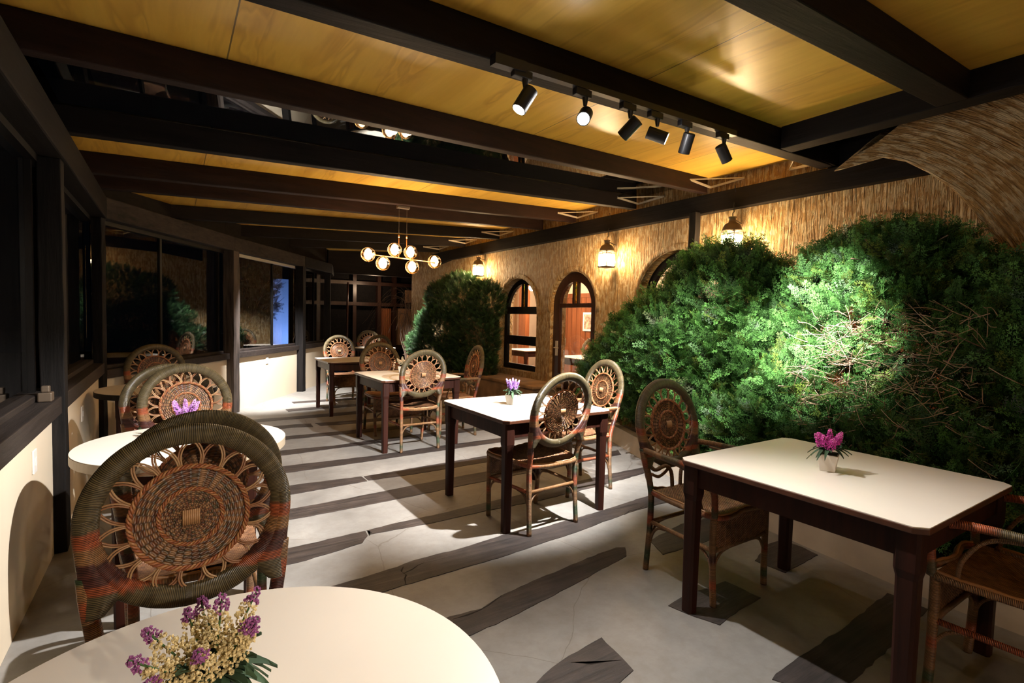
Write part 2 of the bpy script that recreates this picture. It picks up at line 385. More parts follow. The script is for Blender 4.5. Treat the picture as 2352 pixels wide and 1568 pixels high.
def spot(name, loc, aim, watts, cone, blend, parent=None, col=COOL, radius=0.02):
    ld = bpy.data.lights.new(name, 'SPOT'); ld.energy = watts; ld.spot_size = R(cone); ld.spot_blend = blend
    ld.color = col; ld.shadow_soft_size = radius
    o = bpy.data.objects.new(name, ld); COL.objects.link(o)
    d = (Vector(aim)-Vector(loc)); o.rotation_euler = d.to_track_quat('-Z', 'Y').to_euler(); o.location = loc
    if parent is not None: o.parent = parent; o.location = Vector(loc)-parent.location
    return o
def point(name, loc, watts, col=WARM, radius=0.03, parent=None):
    ld = bpy.data.lights.new(name, 'POINT'); ld.energy = watts; ld.color = col; ld.shadow_soft_size = radius
    o = bpy.data.objects.new(name, ld); COL.objects.link(o); o.location = loc
    if parent is not None: o.parent = parent
    return o

WX = 4.8    # face of the building wall
YB = -3.6   # end of the room behind the camera
# ------------------------------------------------------------------ floor
mb = MB(); mb.box(-0.75, WX+0.3, YB, 12.5, -0.12, 0.0)
floor = tag(mb.build('floor', MT['floor']), kind='structure')
SLEEP = [
 [(1.1,2.16),(1.26,2.14),(1.4,2.19),(1.63,2.23),(1.84,2.25),(2.17,2.29),(2.33,2.3),(2.38,2.27),(2.3,2.18),(2.2,2.16),(1.84,2.09),(1.55,2.04),(1.3,2.0),(1.12,1.98),(0.9,1.97),(0.7,1.96),(0.5,1.97),(0.45,2.1),(0.7,2.16),(0.9,2.15)],
 [(0.5,2.72),(0.8,2.73),(1.06,2.75),(1.17,2.78),(1.45,2.78),(1.67,2.80),(1.81,2.82),(2.08,2.78),(2.62,2.81),(3.29,2.87),(3.60,2.83),(3.45,2.68),(2.94,2.69),(2.49,2.64),(2.2,2.6),(1.8,2.57),(1.52,2.55),(1.27,2.55),(0.97,2.54),(0.5,2.53)],
 [(0.2,3.31),(0.63,3.31),(1.06,3.33),(1.05,3.25),(0.99,3.16),(0.8,3.12),(0.59,3.09),(0.2,3.1)],
 [(1.08,3.33),(1.22,3.35),(1.65,3.36),(2.06,3.39),(2.57,3.41),(3.34,3.46),(3.92,3.46),(3.8,3.33),(3.15,3.26),(2.44,3.22),(1.98,3.24),(1.52,3.23),(1.18,3.25),(1.08,3.26)],
 [(0.0,3.98),(0.75,3.98),(1.17,4.0),(1.66,4.04),(2.22,4.08),(2.6,4.09),(3.08,4.1),(3.56,4.08),(4.1,4.06),(4.0,3.92),(3.39,3.89),(2.93,3.87),(2.33,3.85),(2.09,3.84),(1.56,3.8),(1.11,3.78),(0.71,3.77),(0.0,3.78)],
 [(0.2,4.53),(0.86,4.53),(1.39,4.49),(1.395,4.34),(0.81,4.3),(0.2,4.32)],
 [(1.41,4.48),(2.04,4.52),(2.76,4.56),(3.4,4.6),(4.2,4.58),(4.15,4.44),(3.3,4.40),(2.64,4.36),(1.96,4.33),(1.41,4.35)],
 [(-0.1,5.12),(0.97,5.14),(1.68,5.1),(2.32,5.15),(3.04,5.16),(3.9,5.16),(3.9,5.0),(2.9,4.98),(2.24,4.96),(1.63,4.93),(0.93,4.91),(-0.1,4.93)],
 [(0.1,5.75),(1.08,5.74),(1.46,5.7),(1.9,5.76),(2.46,5.79),(3.6,5.8),(3.6,5.64),(2.4,5.62),(1.84,5.59),(1.43,5.58),(1.05,5.54),(0.1,5.55)],
 [(0.6,6.4),(1.21,6.39),(1.93,6.36),(2.59,6.34),(3.4,6.36),(3.4,6.2),(2.52,6.18),(1.87,6.18),(1.17,6.22),(0.6,6.2)],
 [(1.55,6.99),(2.1,6.95),(2.9,6.97),(2.9,6.78),(2.03,6.75),(1.58,6.79)],
 [(0.6,7.03),(1.32,7.03),(1.5,6.99),(1.48,6.78),(1.29,6.84),(0.6,6.84)],
 [(0.7,7.6),(1.43,7.57),(2.31,7.62),(3.4,7.6),(3.4,7.42),(2.23,7.39),(1.39,7.39),(0.7,7.4)],
 [(1.4,8.2),(2.3,8.22),(3.5,8.24),(3.5,8.04),(2.3,8.03),(1.4,8.0)],
 [(1.6,8.85),(2.6,8.87),(3.5,8.9),(3.5,8.7),(2.6,8.66),(1.6,8.68)],
 [(1.05,1.52),(1.24,1.6),(1.35,1.63),(1.61,1.66),(1.6,1.62),(1.57,1.43),(1.45,1.4),(1.35,1.36),(1.18,1.40),(1.0,1.38)],
 [(2.08,1.68),(2.24,1.70),(2.55,1.68),(2.56,1.48),(2.26,1.46),(2.16,1.44),(2.11,1.55)],
 [(2.59,2.26),(3.0,2.34),(3.3,2.31),(3.45,2.26),(3.31,2.10),(2.87,2.06),(2.51,2.08)],
 [(2.94,1.56),(3.35,1.58),(3.38,1.69),(3.36,1.82),(3.2,1.83),(2.93,1.74)],
 [(2.01,1.1),(2.1,1.11),(2.7,1.12),(3.2,1.15),(3.2,0.97),(2.6,0.93),(2.1,0.92)],
 [(0.3,0.95),(1.2,1.0),(1.9,0.98),(1.9,0.8),(1.1,0.8),(0.3,0.78)],
 [(0.2,0.3),(1.4,0.32),(2.8,0.3),(2.8,0.1),(1.3,0.12),(0.2,0.1)],
]
def rough_poly(P, rr):
    out = []; n = len(P)
    for i in range(n):
        a = Vector(P[i]); b_ = Vector(P[(i+1) % n]); d = b_-a; k = max(1, int(d.length/0.045)); nrm = Vector((-d.y, d.x)).normalized()
        for j in range(k):
            p = a+d*(j/k); p += nrm*rr.uniform(-1, 1)*(0.0045 if j else 0.002); out.append((p.x, p.y))
    return out
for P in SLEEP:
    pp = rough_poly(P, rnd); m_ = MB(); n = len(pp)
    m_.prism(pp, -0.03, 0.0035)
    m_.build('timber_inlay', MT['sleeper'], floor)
# splits in the sleepers (thin dark cracks)
def crack(pts, wd):
    m_ = MB(); L_ = []; R_ = []
    for i, (x, y) in enumerate(pts):
        k = wd*(0.3+rnd.random())*(0.2 if i in (0, len(pts)-1) else 1)
        L_.append((x, y+k)); R_.append((x+0.004, y-k))
    m_.prism(L_+R_[::-1], 0.0, 0.0042); m_.build('floor_crack', MT['soil'], floor)
crack([(1.10,2.13),(1.17,2.125),(1.24,2.13),(1.30,2.145),(1.36,2.17),(1.41,2.19)], 0.004)
crack([(1.03,2.545),(1.045,2.60),(1.07,2.64),(1.06,2.69),(1.09,2.735)], 0.012)
crack([(1.06,2.66),(1.12,2.68),(1.17,2.71),(1.21,2.72)], 0.006)
crack([(2.78,2.67),(2.86,2.70),(2.95,2.695),(3.03,2.715)], 0.004)
crack([(1.38,1.60),(1.44,1.55),(1.50,1.53),(1.57,1.50)], 0.004)
crack([(1.06,3.25),(1.085,3.29),(1.07,3.33)], 0.012)

# garden ground outside the windows
mb = MB(); mb.box(-14, 16, 12.5, 24, -0.3, -0.13); mb.box(-14, -0.76, YB-3, 12.5, -0.3, -0.13)
tag(mb.build('ground', MT['ground']), kind='structure')

# ------------------------------------------------------------------ building wall with arched openings
def arch_loop(y0, y1, z0, zs, n=14, flat=1.0):
    r_ = (y1-y0)/2; c = (y0+y1)/2
    return [(y0, z0), (y0, zs)]+[(c-r_*math.cos(math.pi*i/n), zs+flat*r_*math.sin(math.pi*i/n)) for i in range(1, n)]+[(y1, zs), (y1, z0)]
def holed_wall(outer, holes, x0, x1):
    bm = bmesh.new(); loops = []
    for lp in [outer]+holes:
        vs = [bm.verts.new((x0, y, z)) for y, z in lp]; es = [bm.edges.new((vs[i], vs[(i+1) % len(vs)])) for i in range(len(vs))]; loops.append((vs, es))
    bmesh.ops.triangle_fill(bm, use_beauty=True, edges=[e for _, es in loops for e in es])
    ret = bmesh.ops.extrude_face_region(bm, geom=list(bm.faces))
    for e in ret['geom']:
        if isinstance(e, bmesh.types.BMVert): e.co.x = x1
    bmesh.ops.recalc_face_normals(bm, faces=bm.faces)
    me = bpy.data.meshes.new('wall'); bm.to_mesh(me); bm.free(); return me
DOOR = (5.27, 6.26, 0.0, 1.62)
WINS = [(6.62, 7.76, 0.56, 1.52), (3.35, 4.52, 0.7, 1.66), (1.35, 2.52, 0.7, 1.70)]
holes = [arch_loop(DOOR[0], DOOR[1], 0.003, DOOR[3])]+[arch_loop(*w_) for w_ in WINS]
me = holed_wall([(YB, 0), (YB, 3.05), (11.73, 3.05), (11.73, 0)], holes, WX, WX+0.30)
me.materials.append(MT['plaster']); o = bpy.data.objects.new('wall_right', me); COL.objects.link(o); tag(o, kind='structure')
# rounded plaster bands hugging each arch
for k, (y0, y1, z0, zs) in enumerate([DOOR]+WINS):
    r_ = (y1-y0)/2+0.045; c = (y0+y1)/2
    m_ = MB(); m_.tube([(WX+0.012, c-r_*math.cos(a), zs+r_*math.sin(a)) for a in np.linspace(-0.15, math.pi+0.15, 30)], 0.042, 8, flat=0.6, up=(1, 0, 0))
    tag(m_.build('trim_%d' % (k+1), MT['plaster'], smooth=True), kind='structure')
# fan shaped plaster buttress standing out from the wall at the near end
fan = [(2.12,2.63),(1.76,2.66),(1.62,2.60),(1.48,2.49),(1.34,2.35),(1.24,2.21),(1.14,2.04),(1.05,1.88),(0.98,1.72),(0.95,1.58),(0.93,1.2),(0.93,0.0),(YB,0.0),(YB,3.05),(1.42,3.05),(1.66,2.89),(1.80,2.80),(1.98,2.71)]
me = holed_wall(fan, [], 4.38, WX-0.002); me.materials.append(MT['plasterfan'])
for v in me.vertices:
    if v.co.x > 4.6 and v.co.y > 0.9 and 1.0 < v.co.z < 2.75: v.co.z = min(3.04, v.co.z+0.32); v.co.y -= 0.10
o = bpy.data.objects.new('wall_buttress', me); COL.objects.link(o); tag(o, kind='structure')
bv = o.modifiers.new('bevel', 'BEVEL'); bv.width = 0.05; bv.segments = 3; bv.limit_method = 'ANGLE'; bv.angle_limit = R(50)
# walls that close the room behind the camera
mb = MB(); mb.box(-0.75, WX, YB-0.15, YB, 0, 3.05); tag(mb.build('wall_back', MT['creamwall']), kind='structure')

# frames and panes of the arched openings
def arched_window(idx, y0, y1, z0, zs, fx, bars, fw=0.085, door=False):
    name = 'door_1' if door else 'window_%d' % idx
    root = bpy.data.objects.new(name, None); COL.objects.link(root); root.location = (fx, (y0+y1)/2, z0); root['kind'] = 'structure'
    off = Vector(root.location)
    def put(m_, nm, mt, **kw):
        m_.xf(lambda p: p-off); return m_.build(nm, mt, root, **kw)
    mt = MT['doorwood'] if door else MT['frame']
    out = arch_loop(y0+0.004, y1-0.004, z0+0.004, zs, 20); inn = arch_loop(y0+fw, y1-fw, z0+(0.62 if door else fw), zs, 20)
    m_ = MB(); n = len(out)
    vs = [(fx, *p) for p in out]+[(fx, *p) for p in inn]+[(fx+0.06, *p) for p in out]+[(fx+0.06, *p) for p in inn]
    fs = []
    for i in range(n):
        j = (i+1) % n
        fs += [(i, j, n+j, n+i), (2*n+i, 3*n+i, 3*n+j, 2*n+j), (i, 2*n+i, 2*n+j, j), (n+i, n+j, 3*n+j, 3*n+i)]
    m_.add(vs, fs); put(m_, 'frame', mt)
    yc = (y0+y1)/2
    for (za, zb_) in bars:
        m_ = MB(); m_.box(fx+0.004, fx+0.055, y0+fw*0.6, y1-fw*0.6, za, zb_); put(m_, 'crossbar', mt)
    top = zs+(y1-y0)/2-fw
    m_ = MB()
    for s_ in (-1, 1): m_.box(fx+0.008, fx+0.05, yc+s_*0.048-0.018, yc+s_*0.048+0.018, bars[0][1], top+0.02)
    put(m_, 'mullion', mt)
    m_ = MB(); m_.box(fx+0.02, fx+0.03, yc-0.03, yc+0.03, bars[0][1], top+0.01); put(m_, 'stained_strip', MT['stained'])
    m_ = MB(); m_.box(fx+0.024, fx+0.030, y0+fw*0.7, y1-fw*0.7, z0+0.05, bars[0][0]); m_.prism([(0, 0)]*0 or [(fx+0.024, y0+fw), (fx+0.03, y0+fw), (fx+0.03, y0+fw+0.001), (fx+0.024, y0+fw+0.001)], zs, zs+0.01)
    g = MB(); inn2 = arch_loop(y0+fw*0.8, y1-fw*0.8, z0+(0.6 if door else 0.05), zs, 16); k = len(inn2)
    g.add([(fx+0.040, *p) for p in inn2]+[(fx+0.045, *p) for p in inn2], [tuple(range(k)), tuple(range(k, 2*k))[::-1]]+[(i, (i+1) % k, k+(i+1) % k, k+i) for i in range(k)])
    put(g, 'pane', MT['glass'])
    return root, put
dr, dput = arched_window(1, *DOOR, WX+0.055, [(1.60, 1.66)], 0.14, True)
m_ = MB(); m_.box(WX+0.035, WX+0.056, 6.13, 6.17, 0.88, 1.10); m_.tube([(WX+0.03, 6.15, 1.0), (WX-0.005, 6.15, 1.0), (WX-0.005, 6.05, 1.0)], 0.009, 8)
h_ = dput(m_, 'door_handle', MT['metalwhite']); h_['label'] = 'metal lever handle and plate'
m_ = MB()
m_.box(WX+0.06, WX+0.10, 5.41, 6.12, 0.03, 0.62); m_.box(WX+0.048, WX+0.06, 5.5, 6.03, 0.12, 0.53)
dput(m_, 'kick_panel', MT['doorwood'], bevel=0.006)
arched_window(1, *WINS[0], WX+0.13, [(1.50, 1.62), (0.98, 1.13)], 0.09)
arched_window(2, *WINS[1], WX+0.13, [(1.60, 1.70), (1.08, 1.20)], 0.09)
arched_window(3, *WINS[2], WX+0.13, [(1.60, 1.70), (1.08, 1.20)], 0.09)

# rooms inside the building, seen through door and windows
mb = MB(); mb.box(WX+0.31, 9.0, 0.5, 11.0, -0.05, 0.0); tag(mb.build('floor_inside', MT['intwood']), kind='structure')
mb = MB(); mb.box(8.2, 8.3, 0.5, 11.6, 0, 3.0); mb.box(WX+0.3, 8.2, 11.0, 11.1, 0, 3.0); mb.box(WX+0.3, 8.2, 0.4, 0.5, 0, 3.0); tag(mb.build('wall_inside', MT['intcream']), kind='structure')
mb = MB(); mb.box(WX+0.3, 8.3, 0.4, 11.1, 2.95, 3.05); tag(mb.build('ceiling_inside', MT['intcream']), kind='structure')
mb = MB()
for y in np.arange(0.6, 10.9, 0.17): mb.box(8.15, 8.19, y, y+0.16, 0.0, 1.95)
mb.box(8.13, 8.2, 0.5, 11, 1.95, 2.05); tag(mb.build('trim_11', MT['intwood']), kind='structure')
mb = MB()
for i, y in enumerate((8.75, 10.1)):
    mb.box(7.0, 7.12, y, y+0.28, 0.0, 2.55)
tag(mb.build('trim_13', MT['intwood']), kind='structure')
for (x, y, z, w_) in ((6.3, 7.2, 2.3, 110), (6.6, 9.3, 2.2, 110), (6.2, 3.4, 2.3, 35)):
    t = thing('ceiling_lamp', {7.2: 'small round bulb lamp indoors, seen through the glass near the door', 9.3: 'bright bulb lamp indoors, seen through the arched window top', 3.4: 'bulb lamp indoors behind the arched openings hidden by the bushes'}[y], 'lamp', (x, y, z))
    m_ = MB(); m_.lathe([(0.001, -0.06), (0.04, -0.045), (0.06, 0.0), (0.04, 0.045), (0.012, 0.06)], 16); m_.build('bulb', MT['bulb'], t, smooth=True)
    m_ = MB(); m_.tube([(0, 0, 0.06), (0, 0, 2.95-z)], 0.006, 6); m_.build('cord', MT['cord'], t)
    point('bulb_light', (0, 0, -0.1), w_, (1.0, 0.80, 0.58), 0.07, t)

# ledger plate along the wall
mb = MB(); mb.box(WX-0.09, WX-0.001, 1.3, 9.6, 2.58, 2.775)
tag(mb.build('trim_5', MT['beam_y'], bevel=0.006), kind='structure')
mb = MB()
mb.hexa([(WX-0.09, 9.6, 2.58), (WX-0.001, 9.6, 2.58), (WX-0.001, 10.4, 2.50), (WX-0.09, 10.4, 2.50), (WX-0.09, 9.6, 2.775), (WX-0.001, 9.6, 2.775), (WX-0.001, 10.4, 2.76), (WX-0.09, 10.4, 2.76)])
tag(mb.build('trim_6', MT['beam_y']), kind='structure')

# ------------------------------------------------------------------ roof: beams, plywood, glass
HX = -0.58
# left wall line: points of the inside face on plan
LW = [(-0.58, YB), (-0.58, 6.22), (0.74-0.06, 8.25+0.04), (1.99, 10.12), (2.75, 11.25), (3.0, 12.1)]
def beam_obj(yl, yr, xl, xr, label, m='beam', wd=0.08, dep=BD, dz=0.0):
    L0, R0 = Vector((xl, yl, 0)), Vector((xr, yr, 0)); d = (R0-L0).normalized(); n = Vector((-d.y, d.x, 0))*wd
    pts = []
    for top in (0, 1):
        for q in (L0, R0, R0+n, L0+n): pts.append((q.x, q.y, zb(q.x)+dz+(dep if top else 0)))
    c = Vector((xl, yl, zb(xl)))
    t = MB(); t.hexa([Vector(p)-c for p in pts]); o = t.build('ceiling_beam', MT[m], bevel=0.006, loc=c)
    tag(o, label, 'beam', 'dark timber roof beams'); return o
BE = [  # yl, xl, yr, xr, material, label
    (1.91, -0.66, 2.26, 4.74, 'beam', 'dark roof beam carrying the black spotlight track'),
    (2.87, -0.66, 3.49, 4.70, 'redbeam', 'dark roof beam between the front plywood bay and the glass bay'),
    (4.05, -0.66, 4.50, 4.72, 'beam', 'dark roof beam at the far edge of the glass bay'),
    (5.13, -0.66, 5.62, 4.72, 'redbeam', 'reddish roof beam with the globe chandelier hanging from it'),
    (5.72, -0.66, 6.42, 4.74, 'redbeam', 'roof beam just behind the chandelier beam'),
    (7.28, -0.02, 7.68, 4.74, 'beam', 'roof beam third from the far end, ending by a white bracket'),
    (8.64, 0.82, 8.92, 4.74, 'beam', 'roof beam second from the far end'),
    (9.88, 1.68, 10.1, 4.74, 'beam', 'last roof beam over the far end of the terrace'),
]
for yl, xl, yr, xr, m_, lb in BE: beam_obj(yl, yr, xl, xr, lb, m_, 0.115 if 'spotlight' in lb else 0.075 if 'front plywood' in lb else 0.085)
o = beam_obj(1.03, 1.10, -0.66, 3.78, 'black crossing roof beam at the top right corner', 'beam', 0.15)
# trimmer running along the wall side of the plywood
m_ = MB(); x0, x1 = 3.78, 3.93
m_.hexa([(x0, YB, zb(x0)), (x1, YB, zb(x0)), (x1, 2.19, zb(x0)), (x0, 2.19, zb(x0)), (x0, YB, zc(x0)+0.02), (x1, YB, zc(x0)+0.02), (x1, 2.19, zc(x0)+0.02), (x0, 2.19, zc(x0)+0.02)])
tag(m_.build('ceiling_beam', MT['beam_y'], bevel=0.006), 'black trimmer beam at right running beside the plastered fan buttress', 'beam')
# plywood sheets
def roof_panel(name, poly, mt, z=0.0, th=0.018, kind='structure'):
    m_ = MB(); n = len(poly); m_.add([(x, y, zc(x)+z) for x, y in poly]+[(x, y, zc(x)+z+th) for x, y in poly],
        [tuple(range(n))[::-1], tuple(range(n, 2*n))]+[(i, (i+1) % n, n+(i+1) % n, n+i) for i in range(n)])
    return tag(m_.build(name, mt), kind=kind)
roof_panel('ceiling', [(-0.7, YB), (3.85, YB), (3.85, 2.3), (4.84, 2.36), (4.84, 3.56), (-0.7, 2.92)], MT['ply'])
roof_panel('ceiling_middle', [(-0.7, 4.07), (4.84, 4.53), (4.84, 11.8), (3.0, 12.0), (-0.7, 6.4)], MT['ply'])
g = roof_panel('window_skylight', [(-0.7, 2.95), (4.84, 3.60), (4.84, 4.5), (-0.7, 4.05)], MT['skyglass'], -0.008, 0.008)
m_ = MB(); m_.box(WX-1.0, WX, -3.0, 2.24, 3.04, 3.06); tag(m_.build('ceiling_side', MT['beam_y']), kind='structure')
m_ = MB(); m_.box(3.86, 3.93, YB, 2.25, zc(3.8), 3.05); tag(m_.build('trim_14', MT['beam_y']), kind='structure')
m_ = MB(); m_.box(WX-0.03, WX-0.002, 1.2, 2.33, 2.78, 3.04); m_.box(3.93, WX-0.03, 2.24, 2.30, zb(3.9)+0.05, 3.05); tag(m_.build('trim_7', MT['beam_y']), kind='structure')  # dark board over the plaster stands in for the unlit void there

# ------------------------------------------------------------------ window side on the left: low wall, sill, posts, header, panes
def seg_box(a, b_, t0, t1, z0, z1):
    """box along a->b, t0..t1 measured to the right hand (room) side"""
    a, b_ = Vector((*a, 0)), Vector((*b_, 0)); d = (b_-a).normalized(); n = Vector((d.y, -d.x, 0))
    return [(*((q)+n*t).xy, z) for z in (z0, z1) for q, t in ((a, t0), (b_, t0), (b_, t1), (a, t1))]
segs = list(zip(LW[:-1], LW[1:]))
SZ = [(0.82, 0.92), (0.765, 0.845), (0.765, 0.845), (0.765, 0.845), (0.765, 0.845)]
for i, (a, b_) in enumerate(segs):
    nm = ['wall_left', 'wall_left_bay', 'wall_left_far', 'wall_far_left', 'wall_far_corner'][i]
    m_ = MB(); m_.hexa(seg_box(a, b_, -0.14, 0, 0, SZ[i][0])); tag(m_.build(nm, MT['creamwall']), kind='structure')
    m_ = MB(); m_.hexa(seg_box(a, b_, -0.16, 0.045, *SZ[i]))
    m_.hexa(seg_box(a, b_, -0.115, -0.035, SZ[i][1], SZ[i][1]+0.035)); tag(m_.build('trim_%d' % (20+i), MT['sill'], bevel=0.005), kind='structure')
    m_ = MB(); m_.hexa(seg_box(a, b_, -0.12, 0.075, 2.275, 2.475)); tag(m_.build('trim_%d' % (30+i), MT['header'] if i in (1, 2) else MT['beam_y'], bevel=0.01), kind='structure')
    m_ = MB(); m_.hexa(seg_box(a, b_, -0.09, -0.04, 2.235, 2.275)); tag(m_.build('trim_%d' % (40+i), MT['metalwhite'] if i == 2 else MT['frame']), kind='structure')  # third run's rail made white to stand for light reflected on it
# boards closing the gap between header and roof
for i, (a, b_) in enumerate(segs):
    m_ = MB(); m_.hexa(seg_box(a, b_, -0.12, -0.06, 2.475, 2.85)); tag(m_.build('trim_%d' % (50+i), MT['beam_y']), kind='structure')
POSTS = [(-0.575, 3.96, 0.11, 0.0, 'postdark', 'dark square post by the near window on the left'),
         (-0.57, 6.20, 0.085, 0.3, 'postdark', 'slim dark post in the corner where the window wall turns'),
         (0.70, 8.27, 0.155, 0.59, 'post', 'weathered grey timber post between the lit low walls'),
         (1.96, 10.02, 0.14, 0.55, 'postdark', 'dark timber post at the far end of the brightly lit low wall'),
         (2.72, 11.2, 0.12, 0.3, 'postdark', 'far dark post beside the branches and shutters'),
         (4.68, 3.62, 0.085, 0.0, 'postdark', 'black post in front of the ochre wall between two lanterns')]
for x, y, wd, rz, m_k, lb in POSTS:
    m_ = MB(); h = wd/2; top = 2.60 if x > 4 else 2.275
    n = 14; vs = []; rr = random.Random(int(x*100))
    for k in range(n+1):
        j = [rr.uniform(-1, 1)*0.004 for _ in range(4)]
        for q, (sx_, sy_) in enumerate(((-1, -1), (1, -1), (1, 1), (-1, 1))):
            vs.append((sx_*(h+j[q]), sy_*(h+j[(q+1) % 4]), top*k/n))
    fs = [(k*4+q, k*4+(q+1) % 4, k*4+4+(q+1) % 4, k*4+4+q) for k in range(n) for q in range(4)]+[(3, 2, 1, 0), (n*4, n*4+1, n*4+2, n*4+3)]
    m_.add(vs, fs); o = m_.build('timber_post', MT[m_k], bevel=0.006, loc=(x, y, 0)); o.rotation_euler = (0, 0, -rz)
    tag(o, lb, 'post', 'timber posts')
# panes with black aluminium stiles
def pane_run(i, a, b_, cuts, z0):
    a3, b3 = Vector((*a, 0)), Vector((*b_, 0)); d = (b3-a3); ln = d.length; d.normalize(); cuts = [0]+cuts+[ln]
    root = bpy.data.objects.new('window_%d' % (10+i), None); COL.objects.link(root); root['kind'] = 'structure'
    for j in range(len(cuts)-1):
        p, q = a3+d*(cuts[j]+0.012), a3+d*(cuts[j+1]-0.012)
        m_ = MB(); m_.hexa(seg_box(p.xy, q.xy, -0.080-0.012*(j % 2), -0.073-0.012*(j % 2), z0, 2.24)); m_.build('pane', MT['glass'], root)
    for c in cuts[1:-1]:
        p, q = a3+d*(c-0.018), a3+d*(c+0.018)
        m_ = MB(); m_.hexa(seg_box(p.xy, q.xy, -0.098, -0.06, z0, 2.24)); m_.build('stile', MT['frame'], root)
pane_run(0, *segs[0], [1.5, 3.0, 4.4, 5.7, 6.62, 7.46, 7.66], 0.945)
pane_run(1, *segs[1], [1.02, 2.25], 0.87)
pane_run(2, *segs[2], [1.32], 0.87)
pane_run(3, *segs[3], [0.75], 0.87)
pane_run(4, *segs[4], [], 0.87)
# small black latch on the near sill
m_ = MB(); m_.box(-0.03, 0.03, -0.035, 0.035, 0.0, 0.05); m_.box(-0.018, 0.018, -0.02, 0.02, 0.05, 0.085)
tag(m_.build('window_latch', MT['iron'], bevel=0.006, loc=(-0.575, 3.72, 0.921)), 'small dark metal window latch standing on the near left sill', 'latch')
# switch plates on the low wall
def plate(loc, rz, lb):
    t = thing('wall_switch', lb, 'switch', loc, rz, 'white wall plates')
    m_ = MB(); m_.box(0, 0.009, -0.036, 0.036, -0.058, 0.058); m_.build('cover_plate', MT['plate'], t, bevel=0.003)
    m_ = MB(); m_.box(0.009, 0.013, -0.012, 0.012, -0.02, 0.02); m_.build('socket_insert', MT['plate'], t, bevel=0.001)
plate((-0.58, 3.42, 0.665), 0, 'white wall plate on the near cream low wall beside the dark post')
plate((-0.58, 5.05, 0.63), 0, 'white wall plate on the cream low wall behind the round table')
_d = (Vector(LW[3])-Vector(LW[2])).normalized(); _p = Vector(LW[2])+_d*1.02
plate((_p.x, _p.y, 0.66), math.atan2(-_d.x, _d.y), 'small wall plate on the brightly lit white low wall between two posts')

# white metal brackets tying beams to the wall
for k, (yl, xl, yr, xr, m_k, lb) in enumerate(BE[:8]):
    if k in (4,): continue
    m_ = MB(); z = zb(4.6)+0.085
    a = Vector((4.32, 0, 0)); yy = yr-0.006-(4.74-4.32)*0.06
    A = Vector((4.36, yr-0.035, z)); B = Vector((4.725, yr-0.02, z-0.02)); C_ = Vector((WX-0.012, yr-0.36, z+0.02))
    c0 = Vector((WX-0.02, yr, z))
    if k == 0: A, B, C_ = Vector((4.40, yr+0.15, z)), Vector((4.725, yr+0.14, z-0.02)), Vector((WX-0.012, yr+0.42, z))
    for p, q in ((A, B), (B, C_), (A, C_)):
        d = (q-p); u = Vector((0, 0, 1)); th = 0.003
        n = d.cross(u).normalized()*th; hh = 0.011 if (p, q) != (A, C_) else 0.005
        m_.hexa([p-n-u*hh-c0, q-n-u*hh-c0, q+n-u*hh-c0, p+n-u*hh-c0, p-n+u*hh-c0, q-n+u*hh-c0, q+n+u*hh-c0, p+n+u*hh-c0])
    names = ['the spotlight beam', 'the first beam past the spotlights', 'the glass bay beam', 'the chandelier beam', '', 'the sixth beam', 'the seventh beam', 'the last beam']
    tag(m_.build('metal_bracket', MT['metalwhite'], loc=c0), 'thin white triangular bracket tying %s to the ochre wall' % names[k], 'bracket', 'white metal brackets')

# ------------------------------------------------------------------ planter edges
CP = [(4.62, 5.15), (4.25, 4.18), (3.95, 3.43), (3.69, 2.79), (3.45, 2.0), (3.32, 1.0), (3.3, YB)]
m_ = MB()
for i in range(len(CP)-1):
    a, b_ = CP[i], CP[i+1]; P = seg_box(a, b_, 0, -0.10, 0, 0.17)
    lo = P[:4]; hi = P[4:]
    def mv(p, k): return (p[0]+k, p[1], p[2])
    m_.hexa([lo[0], lo[1], lo[2], lo[3], mv(hi[0], 0.06), mv(hi[1], 0.06), mv(hi[2], 0.06), mv(hi[3], 0.06)])
tag(m_.build('planter_edge', MT['curb']), 'low sloping white plastered edge between floor and bushes', 'planter edge')
m_ = MB(); m_.prism([(x+0.07, y) for x, y in CP]+[(4.36, YB), (4.36, 0.94), (WX-0.005, 0.94), (WX-0.005, 5.15)], 0.001, 0.10); tag(m_.build('planter_soil', MT['soil']), 'dark soil in the planting bed under the two big bushes', 'soil', kind='stuff')
t = thing('stone_planter', 'rough ochre stone planter under the arched window, holding the clipped bush', 'planter', (4.5, 8.2, 0))
m_ = MB(); m_.box(-0.22, 0.295, -2.25, 2.5, 0, 0.42); m_.build('planter_body', MT['stone'], t, bevel=0.03)
m_ = MB(); m_.box(-0.25, 0.295, -2.29, 2.52, 0.42, 0.47); m_.build('capstone', MT['stone'], t, bevel=0.015)

